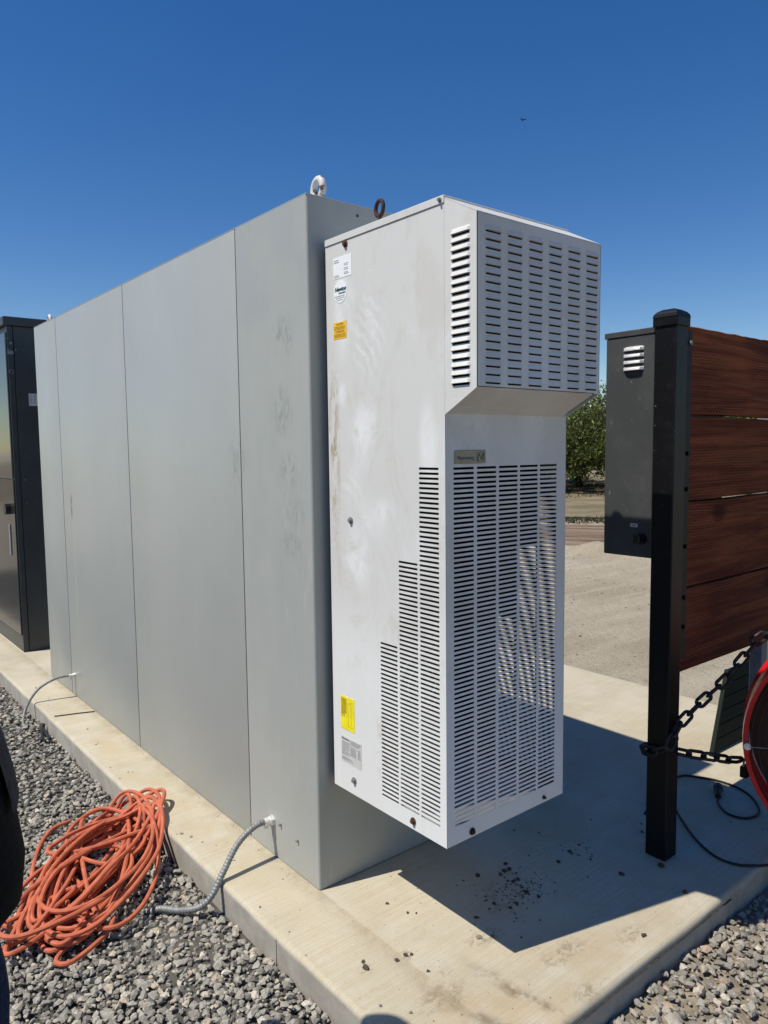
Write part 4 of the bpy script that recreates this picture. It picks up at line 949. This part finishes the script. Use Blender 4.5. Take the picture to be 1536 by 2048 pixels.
# ------------------------------------------------------------------ PERSON AT THE LEFT EDGE
def person():
    bx, by, gz_ = -1.215, -.30, Z0 + .018
    p = thing('person', 'person in black jacket and dark blue trousers standing at the left edge of the frame', 'person', (bx, by, gz_), 0)
    FW = lambda s_: .078 if s_ < 0 else 0
    # skeleton facing +x; z up from the ground, height 1.74
    J = {'pel': (0, 0, .93, .13), 'wai': (.0, 0, 1.08, .125), 'che': (.005, 0, 1.28, .14), 'nek0': (0, 0, 1.44, .075), 'nek': (.012, 0, 1.50, .056), 'hd0': (.05, -.045, 1.57, .075), 'hd1': (.065, -.075, 1.645, .095), 'hd2': (.06, -.08, 1.69, .07)}
    E = [('pel', 'wai'), ('wai', 'che'), ('che', 'nek0'), ('nek0', 'nek'), ('nek', 'hd0'), ('hd0', 'hd1'), ('hd1', 'hd2')]
    for s_, n_ in ((1, 'l'), (-1, 'r')):
        J.update({n_ + 'sh': (-.005, s_ * .17, 1.40, .062), n_ + 'el': (-.05, s_ * .225, 1.12, .046), n_ + 'wr': (.03, s_ * .215, .90, .030), n_ + 'pa': (.05, s_ * .205, .84, .034),
                  n_ + 'hip': (0, s_ * .09, .88, .092), n_ + 'kn': (.015 + FW(s_), s_ * .10, .50, .060), n_ + 'an': (-.02 + FW(s_), s_ * .10, .09, .040), n_ + 'to': (.13 + FW(s_), s_ * .115, .035, .032)})
        E += [('che', n_ + 'sh'), (n_ + 'sh', n_ + 'el'), (n_ + 'el', n_ + 'wr'), (n_ + 'wr', n_ + 'pa'), ('pel', n_ + 'hip'), (n_ + 'hip', n_ + 'kn'), (n_ + 'kn', n_ + 'an'), (n_ + 'an', n_ + 'to')]
        for f, (dx, dz, ln) in enumerate(((.028, -.03, .8), (.012, -.042, .95), (-.006, -.043, .9), (-.022, -.036, .72))):
            a_ = (.05 + dx, s_ * .200, .84 + dz, .0105); b_ = (.05 + dx * 1.15 + .008, s_ * .192, .84 + dz - .034 * ln, .009); c_ = (.05 + dx * 1.1 + .018, s_ * .175, .84 + dz - .058 * ln, .0078)
            for nm, v_ in (('a', a_), ('b', b_), ('c', c_)): J[f'{n_}f{f}{nm}'] = v_
            E += [(n_ + 'pa', f'{n_}f{f}a'), (f'{n_}f{f}a', f'{n_}f{f}b'), (f'{n_}f{f}b', f'{n_}f{f}c')]
        J[n_ + 't0'] = (.082, s_ * .190, .855, .012); J[n_ + 't1'] = (.098, s_ * .178, .825, .010); E += [(n_ + 'wr', n_ + 't0'), (n_ + 't0', n_ + 't1')]
    names = list(J); me = bpy.data.meshes.new('body'); me.from_pydata([J[k][:3] for k in names], [(names.index(a), names.index(b)) for a, b in E], [])
    o = link('body', me, 'skin', p, False, True)
    md = o.modifiers.new('skin', 'SKIN'); sv = me.skin_vertices[0].data
    for i, k in enumerate(names): sv[i].radius = (J[k][3], J[k][3]); sv[i].use_root = (k == 'pel')
    md.use_smooth_shade = True; ss = o.modifiers.new('sub', 'SUBSURF'); ss.levels = 1; ss.render_levels = 2
    nb = set(C.objects)
    # face
    f = MB().sphere((.118, .032, 1.635), .012).sphere((.118, -.032, 1.635), .012); f.build('eye', 'paper', p, True, True)
    MB().loft([[(.115, -.010, 1.63), (.115, .010, 1.63), (.108, 0, 1.64)], [(.142, -.014, 1.595), (.142, .014, 1.595), (.130, 0, 1.61)], [(.118, -.012, 1.588), (.118, .012, 1.588), (.115, 0, 1.592)]]).build('nose', 'skin', p, True, True)
    MB().sphere((.108, 0, 1.562), .022, (.4, 1, .28)).build('mouth', 'red_drum', p, True, True)
    for s_ in (1, -1): MB().sphere((.015, s_ * .092, 1.62), .028, (.6, .3, 1)).build('ear', 'skin', p, True, True)
    MB().sphere((.008, 0, 1.665), .108, (1.0, .93, .85), 20).build('hair', 'hair', p, True, True)
    for h_ in set(C.objects) - nb: h_.location = (.035, -.075, -.005)
    # open black jacket with a loose hem, grey shirt showing at the flank
    rg = []
    for z, cx_, rx, ry in ((.635, .035, .180, .165), (.66, .042, .195, .175), (.74, .05, .198, .176), (.82, .045, .192, .172), (.92, .035, .185, .172), (1.05, .02, .168, .175), (1.2, 0, .15, .205), (1.34, -.005, .138, .20), (1.42, -.01, .105, .16), (1.47, 0, .075, .085)):
        ring = []
        for k in range(36):
            a = 6.28318 * k / 36; wv = 1 + .025 * math.sin(a * 7 + z * 9) * max(0, (1.1 - z)) + .03 * noise.noise(Vector((math.cos(a) * 2, math.sin(a) * 2, z * 5)))
            ring.append((cx_ + rx * math.cos(a) * wv, ry * math.sin(a) * wv, z))
        rg.append(ring)
    MB().loft(rg, cap=False).build('jacket', 'coat', p, True, True)
    MB().loft([[(cx_ + (rx + .008) * math.cos(a), (ry + .008) * math.sin(a), z + .05 * math.sin(a)) for a in np.linspace(-.55, 1.3, 20)] for z, cx_, rx, ry in ((.88, .042, .190, .173), (.92, .038, .189, .172), (1.0, .03, .180, .174), (1.08, .016, .168, .176))], False, False).build('shirt', 'grey_cloth', p, True, True)
    for s_ in (1, -1):
        MB().tube(smooth_path([(-.01, s_ * .165, 1.41), (-.03, s_ * .21, 1.26), (-.055, s_ * .235, 1.11), (-.01, s_ * .228, .99), (.028, s_ * .218, .91)], 5), list(np.linspace(.078, .048, 21)), 14).build('sleeve', 'coat', p, True, True)
        MB().tube(smooth_path([(.0, s_ * .085, .93), (.005 + FW(s_) * .6, s_ * .095, .72), (.018 + FW(s_), s_ * .10, .50), (-.005 + FW(s_), s_ * .10, .28), (-.018 + FW(s_), s_ * .10, .075)], 5), [.105] * 3 + list(np.linspace(.10, .07, 18)), 16).jitter(.006, 9).build('trouser_leg', 'jeans', p, True, True)
        MB().sphere((.045 + FW(s_), s_ * .108, .045), .06, (2.2, .85, .8), 18).box((-.085 + FW(s_), s_ * .108 - .045, .0), (.165 + FW(s_), s_ * .108 + .045, .018), .006).build('shoe', 'shoe', p, True, True)
    return p
person()

# ------------------------------------------------------------------ BIRD
bd = Vector((.8076, .6851, .4381)).normalized(); bp = camo.location + bd * 55
bird = thing('bird', 'tiny dark bird high in the clear blue sky', 'bird', bp, R(70))
MB().sphere((0, 0, 0), .045, (2.4, 1, 1), 12).sphere((.11, 0, .012), .03, (1.2, 1, 1), 10).loft([[(-.08, -.02, -.008), (-.08, .02, -.008), (-.08, .02, .008), (-.08, -.02, .008)], [(-.19, -.045, -.003), (-.19, .045, -.003), (-.19, .045, .003), (-.19, -.045, .003)]]).build('body', 'cord', bird, True, True)
for s_ in (1, -1):
    MB().loft([[(.05, s_ * .03, .01), (-.05, s_ * .03, .01), (-.05, s_ * .03, .022)], [(.045, s_ * .13, .055), (-.055, s_ * .13, .05), (-.05, s_ * .13, .062)], [(-.02, s_ * .24, .03), (-.05, s_ * .24, .028), (-.045, s_ * .24, .034)]]).build('wing', 'coat', bird, True, True)
